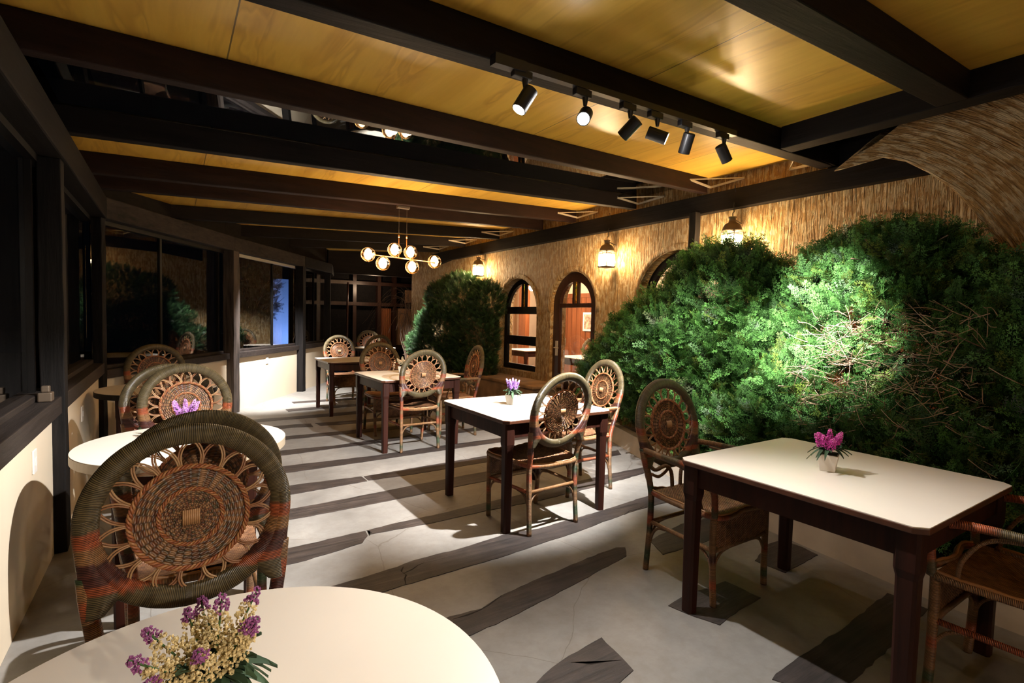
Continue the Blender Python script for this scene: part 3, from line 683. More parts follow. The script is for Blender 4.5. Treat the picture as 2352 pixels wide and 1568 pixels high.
# ------------------------------------------------------------------ tables
def leg_mesh(h, w0=0.066, ch=0.010):
    m_ = MB(); lv = [(0, w0*0.84), (h-0.17, w0*0.96), (h-0.14, w0*1.12), (h, w0*1.13)]
    vs = []; 
    for z, wd in lv:
        a = wd/2; c = ch
        for p in ((-a+c, -a), (a-c, -a), (a, -a+c), (a, a-c), (a-c, a), (-a+c, a), (-a, a-c), (-a, -a+c)): vs.append((*p, z))
    fs = [(k*8+q, k*8+(q+1) % 8, k*8+8+(q+1) % 8, k*8+8+q) for k in range(3) for q in range(8)]+[tuple(range(8))[::-1], tuple(range(24, 32))]
    m_.add(vs, fs); return m_
def square_table():
    t = thing('dining_table', '', 'table'); w_ = 0.475
    def oct_(a, c): return [(-a+c, -a), (a-c, -a), (a, -a+c), (a, a-c), (a-c, a), (-a+c, a), (-a, a-c), (-a, -a+c)]
    m_ = MB(); m_.prism(oct_(w_, 0.035), 0.735, 0.757); m_.build('tabletop', MT['edgewood'], t, bevel=0.003)
    m_ = MB(); m_.prism(oct_(w_-0.002, 0.034), 0.757, 0.7605); m_.build('laminate_surface', MT['laminate'], t)
    for sx_, sy_ in ((-1, -1), (1, -1), (1, 1), (-1, 1)):
        l = leg_mesh(0.735).build('leg', MT['mahogany'], t); l.location = (sx_*(w_-0.055), sy_*(w_-0.055), 0)
    m_ = MB(); a = w_-0.035
    for k in range(4):
        q = MB(); q.box(-a+0.04, a-0.04, -a, -a+0.022, 0.635, 0.735); c, s_ = math.cos(k*math.pi/2), math.sin(k*math.pi/2)
        q.xf(lambda p: Vector((p.x*c-p.y*s_, p.x*s_+p.y*c, p.z))); m_.add(q.v, q.f)
    m_.build('apron', MT['mahogany'], t); return t
t0 = square_table()
TS = [((2.56, 1.15), 0.0, 1.02, 'large square table at front right with the magenta potted flower'),
      ((2.275, 3.27), 0.0, 1.0, 'brightly lit white square table in the middle with a small violet flower'),
      ((2.24, 5.58), 0.02, 0.98, 'square table with warm beige top under the globe chandelier'),
      ((2.24, 7.76), 0.0, 0.93, 'far square table nearest the brightly lit white low wall')]
for i, ((x, y), rz, sc, lb) in enumerate(TS):
    o = t0 if i == 0 else copy_tree(t0); o.location = (x, y, 0); o.rotation_euler = (0, 0, rz); o.scale = (sc, sc if i else 1.06, 1); o['label'] = lb; o['group'] = 'square dining tables'
def round_table(r_, lb, loc, edge='lamedge'):
    t = thing('round_table', lb, 'table', (*loc, 0), 0, 'round dining tables')
    m_ = MB(); m_.lathe([(r_-0.002, 0.715), (r_, 0.717), (r_, 0.7575), (r_-0.002, 0.759)], 96); m_.build('tabletop', MT[edge], t)
    m_ = MB(); m_.lathe([(r_-0.0015, 0.759), (r_-0.0015, 0.7605)], 96); m_.build('laminate_surface', MT['laminate'], t)
    a = r_*0.56
    for sx_, sy_ in ((-1, -1), (1, -1), (1, 1), (-1, 1)):
        l = leg_mesh(0.715, 0.06).build('leg', MT['mahogany'], t); l.location = (sx_*a, sy_*a, 0)
    m_ = MB()
    for k in range(4):
        q = MB(); q.box(-a+0.03, a-0.03, -a-0.011, -a+0.011, 0.635, 0.715); c, s_ = math.cos(k*math.pi/2), math.sin(k*math.pi/2)
        q.xf(lambda p: Vector((p.x*c-p.y*s_, p.x*s_+p.y*c, p.z))); m_.add(q.v, q.f)
    m_.build('apron', MT['mahogany'], t); return t
round_table(0.455, 'nearest white round table at the bottom edge with the cream and purple flowers', (0.065, 0.905))
round_table(0.465, 'white round table behind the two big rattan chairs at left', (0.06, 3.12))
round_table(0.44, 'small round table with dark edge in the left corner by the windows', (-0.10, 5.38), 'frame')
round_table(0.42, 'far white round table in front of the dark shutters', (3.45, 10.35), 'frame')

# ------------------------------------------------------------------ rattan chairs
OLIVE = (0.165, 0.125, 0.060); ORANGE = (0.50, 0.12, 0.045); OCHRE = (0.42, 0.21, 0.085); PURP = (0.115, 0.036, 0.028); TAN = (0.36, 0.19, 0.085); GREEN = (0.07, 0.11, 0.05); PINK = (0.45, 0.14, 0.10)
RZ, RO, RT = 0.825, 0.236, 0.030   # ring centre height, centre-line radius, tube radius
def lean(p):
    z = p.z; y = p.y
    if z > 0.45: y -= (z-0.45)*0.20
    return Vector((p.x, y, z))
def ring_col(p):
    z = p.z
    if z > 0.815: c = OLIVE
    elif z > 0.78: c = ORANGE
    elif z > 0.735: c = OCHRE
    elif z > 0.675: c = PURP
    elif z > 0.65 and abs(p.x) > 0.09: c = ORANGE
    else: c = OLIVE
    return c
def leg_col(seed):
    rr = random.Random(seed); bands = [rr.choice([TAN, TAN, OCHRE, ORANGE, GREEN, PURP, TAN]) for _ in range(40)]
    return lambda p: bands[int(max(0, p.z)*22) % 40]
YB_ = -0.20
def make_chair(arms):
    t = thing('rattan_armchair' if arms else 'rattan_chair', '', 'chair')
    # back ring with the wide wrapped shoulders
    m_ = MB(); n = 96
    m_.tube([(-RO*math.sin(2*math.pi*k/n), YB_, RZ-RO*0.97*math.cos(2*math.pi*k/n)) for k in range(n)], RT, 14, True, flat=0.75, up=(0, 1, 0), cfun=ring_col)
    for s_ in (-1, 1):
        vs = []; fs = []; cs = []; ln = []; zz = list(np.linspace(0.85, 0.595, 34)); K = 14
        for i, z in enumerate(zz):
            dz = RZ-z; inner = math.sqrt(max(1e-4, (RO-0.012)**2-(dz/0.97)**2)) if abs(dz) < RO else 0.08
            outer = RO+RT-0.006 - max(0, (0.80-z))*0.12
            lim = outer-0.115 if z > 0.67 else outer-0.115+(0.67-z)*1.0
            inner = max(inner, lim); c = (inner+outer)/2; hw = (outer-inner)/2+0.004
            for k in range(K):
                a = 2*math.pi*k/K; vs.append((s_*(c+hw*math.cos(a)), YB_+0.026*math.sin(a), z)); cs.append(ring_col(Vector((s_*0.2, 0, z)))); ln.append(z)
        for i in range(len(zz)-1):
            for k in range(K): fs.append((i*K+k, i*K+(k+1) % K, (i+1)*K+(k+1) % K, (i+1)*K+k))
        m_.add(vs, fs, cs, ln)
    m_.xf(lean); m_.build('back_ring', MT['wrap'], t, smooth=True)
    # woven disc in the middle of the back
    NT, NR, r1 = 216, 48, 0.141; vs = []; cs = []; rr = random.Random(3); pal = [(0.20, 0.085, 0.035), (0.30, 0.14, 0.06), (0.14, 0.055, 0.028), (0.36, 0.19, 0.085), (0.11, 0.07, 0.03), (0.42, 0.22, 0.10), (0.26, 0.10, 0.045)]
    cells = {}
    for i in range(NR):
        r_ = 0.012+(r1-0.012)*i/(NR-1)
        row = i//2
        nst = 36
        for k in range(NT):
            a = 2*math.pi*k/NT; ph = nst*a/2+math.pi*(row % 2)
            h = 0.0042*math.sin(ph*2*0.5)*(1 if i % 2 else 0.15)
            stake = abs(math.sin(nst*a/2))
            c = cells.setdefault((row, int(k/6)), pal[rr.randrange(7)])
            c = tuple(q*(0.30+0.75*stake)*(1.0 if i % 2 else 0.5) for q in c)
            vs.append((r_*math.sin(a), YB_+h+0.006*math.cos(r_/r1*2), RZ-0.01+r_*math.cos(a))); cs.append(c)
    fs = [(i*NT+k, i*NT+(k+1) % NT, (i+1)*NT+(k+1) % NT, (i+1)*NT+k) for i in range(NR-1) for k in range(NT)]
    m_ = MB(); m_.add(vs, fs, cs); kk = len(vs)
    m_.add([(p[0], p[1]-0.005, p[2]) for p in vs], fs, cs)
    m_.xf(lean); disc = m_.build('woven_disc', MT['cane'], t, smooth=True)
    for rad, amp, tr, lobes, nm in ((r1+0.003, 0.005, 0.0036, 26, 'outer_braid'), (0.078, 0.0038, 0.0029, 16, 'inner_braid')):
        m_ = MB()
        for ph in (0, math.pi*2/3, math.pi*4/3):
            n = 180; m_.tube([((rad+amp*math.cos(lobes*2*math.pi*k/n+ph))*math.sin(2*math.pi*k/n), YB_+0.004+amp*math.sin(lobes*2*math.pi*k/n+ph), RZ-0.01+(rad+amp*math.cos(lobes*2*math.pi*k/n+ph))*math.cos(2*math.pi*k/n)) for k in range(n)], tr, 5, True, col=[(0.36, 0.13, 0.05), (0.42, 0.20, 0.08), (0.28, 0.09, 0.04)][int(ph/2)])
        m_.xf(lean); m_.build(nm, MT['cane'], disc, smooth=True)
    m_ = MB()
    for k in range(9):
        x = -0.019+0.0048*k; m_.tube([(x, YB_+0.011, RZ-0.01-0.021), (x, YB_+0.0135, RZ-0.01), (x, YB_+0.011, RZ-0.01+0.021)], 0.0028, 6, col=(0.44, 0.24, 0.11))
        m_.tube([(x, YB_-0.012, RZ-0.01-0.021), (x, YB_-0.0145, RZ-0.01), (x, YB_-0.012, RZ-0.01+0.021)], 0.0028, 6, col=(0.44, 0.24, 0.11))
    m_.xf(lean); m_.build('centre_square', MT['cane'], disc, smooth=True)
    # looped canes between disc and ring
    m_ = MB(); ns = 18; rr = random.Random(5)
    for k in range(ns):
        a = 2*math.pi*(k+0.5)/ns
        for s_ in (-1, 1):
            jit = rr.uniform(-0.045, 0.045)
            for o_ in (-0.008, 0.008):
                pts = []
                for q in np.linspace(0, 1, 9):
                    an = a + s_*(0.015+0.20*q-0.07*math.sin(q*math.pi))+o_*(1.8+0.9*q)+jit*q
                    ro = RO-0.012; rad = r1+0.002+(ro-r1)*q
                    pts.append((rad*math.sin(an), YB_+0.007*s_*math.sin(q*math.pi)+0.002, RZ-0.01*(1-q)+rad*(1-0.03*q)*math.cos(an)))
                m_.tube(pts, 0.0027, 5, col=rr.choice([(0.40, 0.22, 0.11), (0.30, 0.14, 0.07), (0.46, 0.28, 0.14)]))
    m_.xf(lean); m_.build('looped_canes', MT['cane'], t, smooth=True)
    # rear legs run from ring shoulder to floor, front legs
    for s_ in (-1, 1):
        m_ = MB(); p = [(s_*0.237, YB_, 0.70), (s_*0.228, YB_, 0.62), (s_*0.212, YB_, 0.52), (s_*0.208, YB_, 0.42), (s_*0.207, YB_-0.004, 0.25), (s_*0.212, YB_-0.02, 0.0)]
        m_.tube(catmull(p, 6), [0.020]*12+[0.018]*12+[0.0165]*7, 10, cfun=leg_col(2+s_)); m_.xf(lean); m_.build('leg', MT['wrap'], t, smooth=True)
    for s_ in (-1, 1):
        m_ = MB(); fx = 0.232; p = [(s_*fx, 0.225, 0.45), (s_*fx, 0.225, 0.3), (s_*(fx-0.004), 0.228, 0.15), (s_*(fx-0.010), 0.235, 0.0)]
        m_.tube(catmull(p, 7), 0.017, 10, cfun=leg_col(7+s_)); m_.build('leg', MT['wrap'], t, smooth=True)
    # seat
    G = 18; vs = []; cs = []
    for i in range(G+1):
        for j in range(G+1):
            u = i/G*2-1; v = j/G; hw = 0.205+0.028*v; y = -0.195+0.425*v
            z = 0.462-0.018*(1-u*u)*math.sin(math.pi*min(1, v*1.02))+0.004
            vs.append((u*hw, y, z))
    nv = len(vs); vs += [(x, y, z-0.016) for x, y, z in vs]
    fs = [(i*(G+1)+j, (i+1)*(G+1)+j, (i+1)*(G+1)+j+1, i*(G+1)+j+1) for i in range(G) for j in range(G)]
    fs += [tuple(nv+q for q in f[::-1]) for f in fs]
    m_ = MB(); m_.add(vs, fs); m_.build('seat', MT['seat'], t, smooth=True)
    m_ = MB(); loop = catmull([(-0.205, -0.195, 0.455), (0, -0.197, 0.437), (0.205, -0.195, 0.455), (0.236, 0.23, 0.46), (0, 0.238, 0.458), (-0.236, 0.23, 0.46), (-0.205, -0.195, 0.455)], 10)
    m_.tube(loop, 0.0145, 10, cfun=lambda p: [OCHRE, TAN, ORANGE, OCHRE][int((p.x+1)*9+(p.y+1)*9) % 4]); m_.build('seat_rail', MT['wrap'], t, smooth=True)
    m_ = MB()
    for ph in (0, math.pi):
        m_.tube([Vector(q)+Vector((0, 0, 0.015+0.004*math.sin(i*1.2+ph))) for i, q in enumerate([loop[0]+(loop[-1]-loop[0])*0+Vector((0,0,0))]+loop[1:])], 0.005, 6, col=(0.40, 0.2, 0.085))
    m_.build('seat_braid', MT['cane'], t, smooth=True)
    # woven apron below the front edge
    vs = []; K = 20
    for j in range(9):
        for i in range(K+1):
            u = i/K*2-1; z = 0.452-0.165*j/8 + 0.02*(u*u)*(j/8); vs.append((u*0.222, 0.236+0.006*math.sin(i*3.1), z))
    fs = [(j*(K+1)+i, j*(K+1)+i+1, (j+1)*(K+1)+i+1, (j+1)*(K+1)+i) for j in range(8) for i in range(K)]
    nv = len(vs); vs += [(x, y-0.006, z) for x, y, z in vs]; fs += [tuple(nv+q for q in f[::-1]) for f in fs]
    m_ = MB(); m_.add(vs, fs); m_.build('seat_apron', MT['seat'], t, smooth=True)
    # stretchers with curved braces
    zz = 0.285
    def stretcher(a, b_, c):
        m_ = MB(); a, b_ = Vector(a), Vector(b_); m_.tube([a, (a+b_)/2, b_], 0.0125, 8, cfun=lambda p: c); m_.build('stretcher', MT['wrap'], t, smooth=True)
        d = (b_-a)
        for e, s_ in ((a, 1), (b_, -1)):
            m_ = MB(); m_.tube(catmull([e+Vector((0, 0, -0.125)), e+d*0.05*s_+Vector((0, 0, -0.06)), e+d*0.14*s_+Vector((0, 0, -0.02)), e+d*0.27*s_+Vector((0, 0, -0.008))], 5), 0.0075, 6, cfun=lambda p: TAN)
            m_.build('corner_brace', MT['wrap'], t, smooth=True)
    stretcher((-0.207, YB_, zz), (0.207, YB_, zz), OCHRE); stretcher((-0.229, 0.227, zz), (0.229, 0.227, zz), TAN)
    stretcher((-0.207, YB_, zz), (-0.229, 0.227, zz), ORANGE); stretcher((0.207, YB_, zz), (0.229, 0.227, zz), OCHRE)
    if arms:
        for s_ in (-1, 1):
            m_ = MB(); yb = lean(Vector((0, YB_, 0.69))).y
            m_.tube(catmull([(s_*0.232, yb, 0.692), (s_*0.262, yb+0.15, 0.694), (s_*0.278, 0.12, 0.690), (s_*0.272, 0.20, 0.665), (s_*0.256, 0.238, 0.59), (s_*0.238, 0.235, 0.46)], 7), 0.0165, 10,
                    cfun=lambda p: [ORANGE, TAN, OCHRE, OLIVE, ORANGE][int((p.y+p.z+1)*8) % 5]); m_.build('armrest', MT['wrap'], t, smooth=True)
            m_ = MB(); m_.tube(catmull([(s_*0.235, yb+0.10, 0.675), (s_*0.25, 0.06, 0.655), (s_*0.255, 0.14, 0.56), (s_*0.235, 0.16, 0.47)], 6), 0.008, 6, cfun=lambda p: TAN)
            m_.tube(catmull([(s_*0.222, -0.23, 0.63), (s_*0.17, -0.215, 0.575), (s_*0.09, -0.205, 0.59), (s_*0.045, -0.20, 0.55), (s_*0.035, -0.195, 0.46)], 6), 0.0115, 8, cfun=lambda p: TAN)
            m_.tube(catmull([(s_*0.035, -0.23, 0.60), (s_*0.06, -0.21, 0.57), (s_*0.14, -0.205, 0.535), (s_*0.21, -0.20, 0.56)], 6), 0.009, 8, cfun=lambda p: OCHRE)
            m_.build('back_brace', MT['wrap'], t, smooth=True)
    return t
CH0 = make_chair(False); CH1 = make_chair(True)
CHAIRS = [  # x, y, facing angle (0 = +Y), arms, scale, label
    (0.045, 1.53, 180, 0, 1.0, 'nearest big rattan chair, dark olive ring back facing the camera over the front round table'),
    (0.08, 2.42, 2, 0, 1.0, 'rattan chair hidden behind the nearest one, only its olive ring top showing'),
    (0.08, 3.69, 181, 0, 1.0, 'rattan chair with olive and orange ring behind the violet flowers on the round table'),
    (-0.05, 4.36, 6, 0, 1.0, 'brown ringed rattan chair overlapped on its right by the olive ringed one'),
    (-0.13, 6.12, 183, 0, 1.0, 'rattan chair at the small dark edged round table against the dark window'),
    (2.145, 2.945, 4, 0, 1.0, 'armless rattan chair on the camera side of the brightly lit middle table'),
    (2.90, 3.38, 86, 1, 1.0, 'brightly lit rattan armchair on the bush side of the middle table'),
    (2.49, 1.79, 180, 1, 1.0, 'rattan armchair with brown woven disc, left of the magenta flower table'),
    (2.71, 0.50, 0, 1, 1.03, 'rattan armchair cut off at the lower right corner, orange wrapped armrests'),
    (2.19, 5.29, 1, 0, 1.0, 'rattan chair on the camera side of the table below the chandelier'),
    (2.22, 6.16, 180, 0, 1.0, 'rattan chair on the far side of the table below the chandelier'),
    (2.88, 5.68, 82, 1, 1.0, 'orange toned rattan armchair in front of the clipped dark bush'),
    (2.33, 8.47, 182, 0, 1.0, 'rattan chair behind the far square table near the lit low wall'),
    (3.02, 9.25, 8, 0, 1.0, 'dark back rattan chair on the near side of the far round table'),
    (3.62, 11.1, 172, 0, 1.0, 'pale ringed rattan chair on the far side of the far round table'),
    (4.0, 10.3, 88, 0, 1.0, 'rattan chair at the right side of the far round table, seen edge on'),
]
used = {0: False, 1: False}
for x, y, a, ar, sc, lb in CHAIRS:
    src = CH1 if ar else CH0
    o = src if not used[ar] else copy_tree(src); used[ar] = True
    o.location = (x, y, 0); o.rotation_euler = (0, 0, R(a)); o.scale = (sc*(1.05 if y == 1.53 else 1), sc, sc); o['label'] = lb; o['group'] = 'rattan chairs with ring backs'
# furniture inside, seen through the door
o = copy_tree(CH0); o.location = (7.0, 7.55, 0); o.rotation_euler = (0, 0, R(150)); o['label'] = 'pale rattan chair indoors, seen through the arched door'; o['group'] = 'rattan chairs indoors'
o = copy_tree(CH0); o.location = (6.2, 8.15, 0); o.rotation_euler = (0, 0, R(60)); o['label'] = 'dark rattan chair indoors, seen through the arched window'; o['group'] = 'rattan chairs indoors'
o = copy_tree(t0); o.location = (6.25, 7.05, 0); o.scale = (1, 0.9, 1); o['label'] = 'white topped table indoors just behind the arched door'; o['group'] = 'tables indoors'
o = copy_tree(t0); o.location = (6.5, 9.1, 0); o.scale = (1, 0.9, 1); o['label'] = 'white topped table indoors behind the arched window'; o['group'] = 'tables indoors'
t = thing('framed_picture', 'small pale framed print on the wood panelling indoors, seen through the door', 'picture', (8.13, 9.15, 1.38))
m_ = MB(); m_.box(-0.02, 0, -0.17, 0.17, -0.22, 0.22); m_.build('frame', MT['plate'], t, bevel=0.004)
m_ = MB(); m_.box(-0.023, -0.019, -0.12, 0.12, -0.17, 0.17); m_.build('print', simple('print_paper', (0.45, 0.30, 0.2), 0.7, noise=0.7, nscale=14), t)

# ------------------------------------------------------------------ potted flowers
def flowers(lb, loc, kind, petals, tips, n, seed, h=0.11, spread=0.6, sc=1.0):
    rr = random.Random(seed)
    t = thing('potted_flowers', lb, 'flowers', loc, rr.uniform(0, 1.5), 'small potted flowers on the tables'); t.scale = (sc,)*3
    m_ = MB(); a, b_, H = 0.030, 0.042, 0.078
    m_.hexa([(-a, -a, 0), (a, -a, 0), (a, a, 0), (-a, a, 0), (-b_, -b_, H), (b_, -b_, H), (b_, b_, H), (-b_, b_, H)]); pot = m_.build('pot', MT['pot'], t, bevel=0.003)
    m_ = MB(); m_.box(-0.036, 0.036, -0.036, 0.036, H, H+0.003); m_.build('potting_soil', MT['soil'], pot)
    # leaves: small curved blades
    m_ = MB()
    for k in range(36):
        az = rr.uniform(0, 6.283); el = rr.uniform(-0.2, 1.0); ln = rr.uniform(0.05, 0.085); wd = rr.uniform(0.008, 0.013); vs = []
        for i in range(6):
            q = i/5; w_ = wd*math.sin(math.pi*min(0.97, q*0.9+0.1)); rad = 0.01+ln*q*math.cos(el); z = H+0.005+ln*(q*math.sin(el)-0.75*q*q*(0.8-0.4*el))+0.02
            cx, cy = math.cos(az)*rad, math.sin(az)*rad
            vs += [(cx-math.sin(az)*w_, cy+math.cos(az)*w_, z+0.003), (cx, cy, z-0.002), (cx+math.sin(az)*w_, cy-math.cos(az)*w_, z+0.003)]
        g = rr.uniform(0.7, 1.3); m_.add(vs, [(i*3+j, i*3+j+1, i*3+j+4, i*3+j+3) for i in range(5) for j in range(2)], (0.055*g, 0.10*g, 0.055*g))
    m_.build('leaves', MT['petal'], t, smooth=True)
    st = MB(); bl = MB()
    for k in range(n):
        az = 2*math.pi*k/n+rr.uniform(-0.3, 0.3); tilt = spread*(rr.uniform(0.55, 1.05) if k else 0.1); ln = h*rr.uniform(0.85, 1.15)
        d = Vector((math.cos(az)*math.sin(tilt), math.sin(az)*math.sin(tilt), math.cos(tilt))); base = Vector((0, 0, H)); end = base+d*(0.045+ln)
        st.tube([base, base+d*0.05, end], 0.0016, 5, col=(0.06, 0.12, 0.04))
        for i in range(240):
            q = rr.random(); u = q*ln; rad = (0.021*(1-q)**0.6+0.003)*(1.0 if kind != 'slim' else 0.75)
            th = rr.uniform(0, 6.283); e1 = d.orthogonal().normalized(); e2 = d.cross(e1)
            c = base+d*(0.045+u)+(e1*math.cos(th)+e2*math.sin(th))*rad*rr.uniform(0.5, 1)
            s_ = rr.uniform(0.0026, 0.0046)*(1-0.3*q); col = tips if q > 0.74 else petals; g = rr.uniform(0.75, 1.25); col = tuple(min(1, v*g) for v in col)
            ax = Vector((rr.uniform(-1, 1), rr.uniform(-1, 1), rr.uniform(-1, 1))).normalized(); ay = ax.orthogonal().normalized(); az_ = ax.cross(ay)
            bl.add([c+ax*s_, c+ay*s_*0.9, c-ax*s_, c-ay*s_*0.9, c+az_*s_*0.7, c-az_*s_*0.7], [(0, 1, 4), (1, 2, 4), (2, 3, 4), (3, 0, 4), (1, 0, 5), (2, 1, 5), (3, 2, 5), (0, 3, 5)], col)
    st.build('stems', MT['petal'], t); bl.build('blossoms', MT['petal'], t); return t
CREAM = (0.62, 0.50, 0.26); VIO = (0.42, 0.20, 0.62); LILAC = (0.52, 0.24, 0.62); MAG = (0.60, 0.07, 0.38); PUR = (0.28, 0.09, 0.24)
flowers('cream and purple flower spikes in a pot on the nearest round table', (0.050, 0.905, 0.7605), 'fat', CREAM, PUR, 10, 1, 0.082, 0.92, 1.08)
flowers('violet pink flowers on the round table behind the big rattan chairs', (0.055, 3.22, 0.7605), 'slim', LILAC, (0.66, 0.35, 0.72), 8, 2, 0.075, 0.8, 1.05)
flowers('small violet flower pot on the brightly lit middle table', (2.20, 3.33, 0.7605), 'slim', VIO, (0.62, 0.45, 0.85), 7, 3, 0.075, 0.45, 1.0)
flowers('magenta flower in a white tapered pot on the front right table', (2.53, 1.17, 0.7605), 'fat', MAG, (0.75, 0.16, 0.5), 9, 4, 0.062, 0.75, 1.0)
flowers('white flower pot on the table below the chandelier', (2.25, 5.75, 0.7605), 'fat', (0.7, 0.6, 0.42), (0.7, 0.6, 0.45), 7, 5, 0.06, 0.8, 1.0)

# ------------------------------------------------------------------ conifer bushes
def spray_template():
    V = []; F = []; T = []
    def leaf(p, d, ln, wd, t):
        n = len(V); s_ = np.array((-d[1], d[0]))
        V.extend([(p[0], p[1], 0), (p[0]+d[0]*ln*.45+s_[0]*wd, p[1]+d[1]*ln*.45+s_[1]*wd, 0.006), (p[0]+d[0]*ln, p[1]+d[1]*ln, 0), (p[0]+d[0]*ln*.45-s_[0]*wd, p[1]+d[1]*ln*.45-s_[1]*wd, 0.006)])
        F.append((n, n+1, n+2, n+3)); T.extend([t]*4)
    rr = random.Random(11); NT_ = 8
    leaf(np.array((0., 0.)), np.array((1., 0.)), 1.0, 0.010, 0.0)
    for i in range(NT_):
        t = 0.06+0.86*i/(NT_-1)
        for s_ in (-1, 1):
            a = s_*(0.85-0.25*t)+rr.uniform(-.08, .08); d = np.array((math.cos(a), math.sin(a))); ln = (0.40*(1-t)+0.08)*rr.uniform(.75, 1.15); p = np.array((t, 0.))
            leaf(p, d, ln, 0.013, t)
            nl = max(2, int(ln/0.075))
            for j in range(nl):
                q = (j+0.7)/nl
                for s2 in (-1, 1):
                    a2 = a+s2*0.65; leaf(p+d*ln*q*0.9, np.array((math.cos(a2), math.sin(a2))), 0.085*(1.1-0.4*q), 0.014, min(1, t+q*0.4))
    V = np.array(V, float); V[:, 2] += -0.18*V[:, 0]**2
    return V, np.array(F), np.array(T)
SPR = spray_template()
def bush(name, label, blobs, n, size, cols, seed, stems, twig_zone=None, trunk=(0, 0), up=0.35, trim=False, view=(-0.7, -0.5, 0.2)):
    rg = np.random.default_rng(seed); bl = np.array(blobs, float); view = np.array(view)/np.linalg.norm(view)
    t = thing(name, label, 'bush', (trunk[0], trunk[1], 0.0))
    org = np.array((trunk[0], trunk[1], 0.0))
    vol = (bl[:, 3]*bl[:, 4]+bl[:, 4]*bl[:, 5]+bl[:, 3]*bl[:, 5]); pr = vol/vol.sum()
    P = []; D = []; B = []
    while len(P) < n:
        k = rg.choice(len(bl), p=pr); d = rg.normal(size=3); d /= np.linalg.norm(d)
        if d@view < -0.35: continue
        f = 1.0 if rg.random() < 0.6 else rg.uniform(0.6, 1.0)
        p = bl[k, :3]+d*bl[k, 3:6]*f*(1+0.05*rg.normal())
        if p[0] > WX-0.06 or p[2] < 0.10: continue
        inside = False
        for j in range(len(bl)):
            if j != k and (((p-bl[j, :3])/bl[j, 3:6])**2).sum() < (0.35 if f < 1 else 0.62): inside = True; break
        if inside: continue
        if twig_zone is not None:
            q = (((p-np.array(twig_zone[:3]))/np.array(twig_zone[3:6]))**2).sum()
            if q < 1 and rg.random() < 0.5: continue
        nrm = d/bl[k, 3:6]; nrm /= np.linalg.norm(nrm); P.append(p); D.append(nrm); B.append(f)
    P = np.array(P); D = np.array(D); B = np.array(B)
    dirs = D*(0.8 if not trim else 1.0)+rg.normal(size=D.shape)*(0.42 if not trim else 0.3)+np.array((0, 0, up)); dirs /= np.linalg.norm(dirs, axis=1)[:, None]
    ref = rg.normal(size=D.shape)*0.5+D*0.9; side = np.cross(ref, dirs); side /= np.linalg.norm(side, axis=1)[:, None]+1e-9; nn = np.cross(dirs, side)
    sz = size*rg.uniform(0.6, 1.35, len(P)); tv, tf, tt = SPR
    P0 = P-dirs*(sz*0.55)[:, None]
    V = P0[:, None, :]+sz[:, None, None]*(tv[None, :, 0:1]*dirs[:, None, :]+tv[None, :, 1:2]*side[:, None, :]+tv[None, :, 2:3]*nn[:, None, :])
    V[..., 0] = np.minimum(V[..., 0], WX-0.012)
    F = tf[None]+(np.arange(len(P))*len(tv))[:, None, None]
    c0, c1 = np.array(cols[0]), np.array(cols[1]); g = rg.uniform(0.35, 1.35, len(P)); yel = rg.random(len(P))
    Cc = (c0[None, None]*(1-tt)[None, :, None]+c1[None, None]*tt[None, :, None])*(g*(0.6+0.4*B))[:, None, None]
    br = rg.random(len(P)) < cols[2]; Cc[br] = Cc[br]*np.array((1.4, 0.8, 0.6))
    np_mesh('foliage', (V.reshape(-1, 3)-org), F.reshape(-1, 4), MT['leaf'], Cc.reshape(-1, 3), t)
    # stems: trunk, limbs and a tangle of bare twigs
    rr = random.Random(seed); m_ = MB(); base = Vector((0, 0, 0.05))
    for s_ in range(stems):
        k = rr.randrange(len(blobs)); b_ = blobs[k]; a = rr.uniform(0, 6.28)
        tgt = Vector((b_[0]+b_[3]*0.75*math.cos(a)*rr.random(), b_[1]+b_[4]*0.75*math.sin(a)*rr.random(), b_[2]+b_[5]*rr.uniform(-0.5, 0.7)))-Vector(org)
        tgt.x = min(tgt.x, WX-0.1-org[0]); mid = base.lerp(tgt, 0.45)+Vector((rr.uniform(-.1, .1), rr.uniform(-.1, .1), rr.uniform(-0.05, 0.2)))
        st = base+Vector((rr.uniform(-.1, .1), rr.uniform(-.25, .25), 0))
        pts = catmull([st, mid, tgt], 5); m_.tube(pts, [0.017*(1-i/len(pts))+0.003 for i in range(len(pts))], 6, col=(0.2, 0.12, 0.08))
        for _ in range(5):
            p = pts[rr.randrange(4, len(pts))]; q = p+Vector((rr.uniform(-.3, .12), rr.uniform(-.3, .3), rr.uniform(-.12, .25)))
            q.x = min(q.x, WX-0.05-org[0]); m_.tube(catmull([p, p.lerp(q, .5)+Vector((0, 0, rr.uniform(-.05, .05))), q], 4), 0.004, 5, col=(0.25, 0.15, 0.10))
    m_.build('branches', MT['bark'], t, smooth=True)
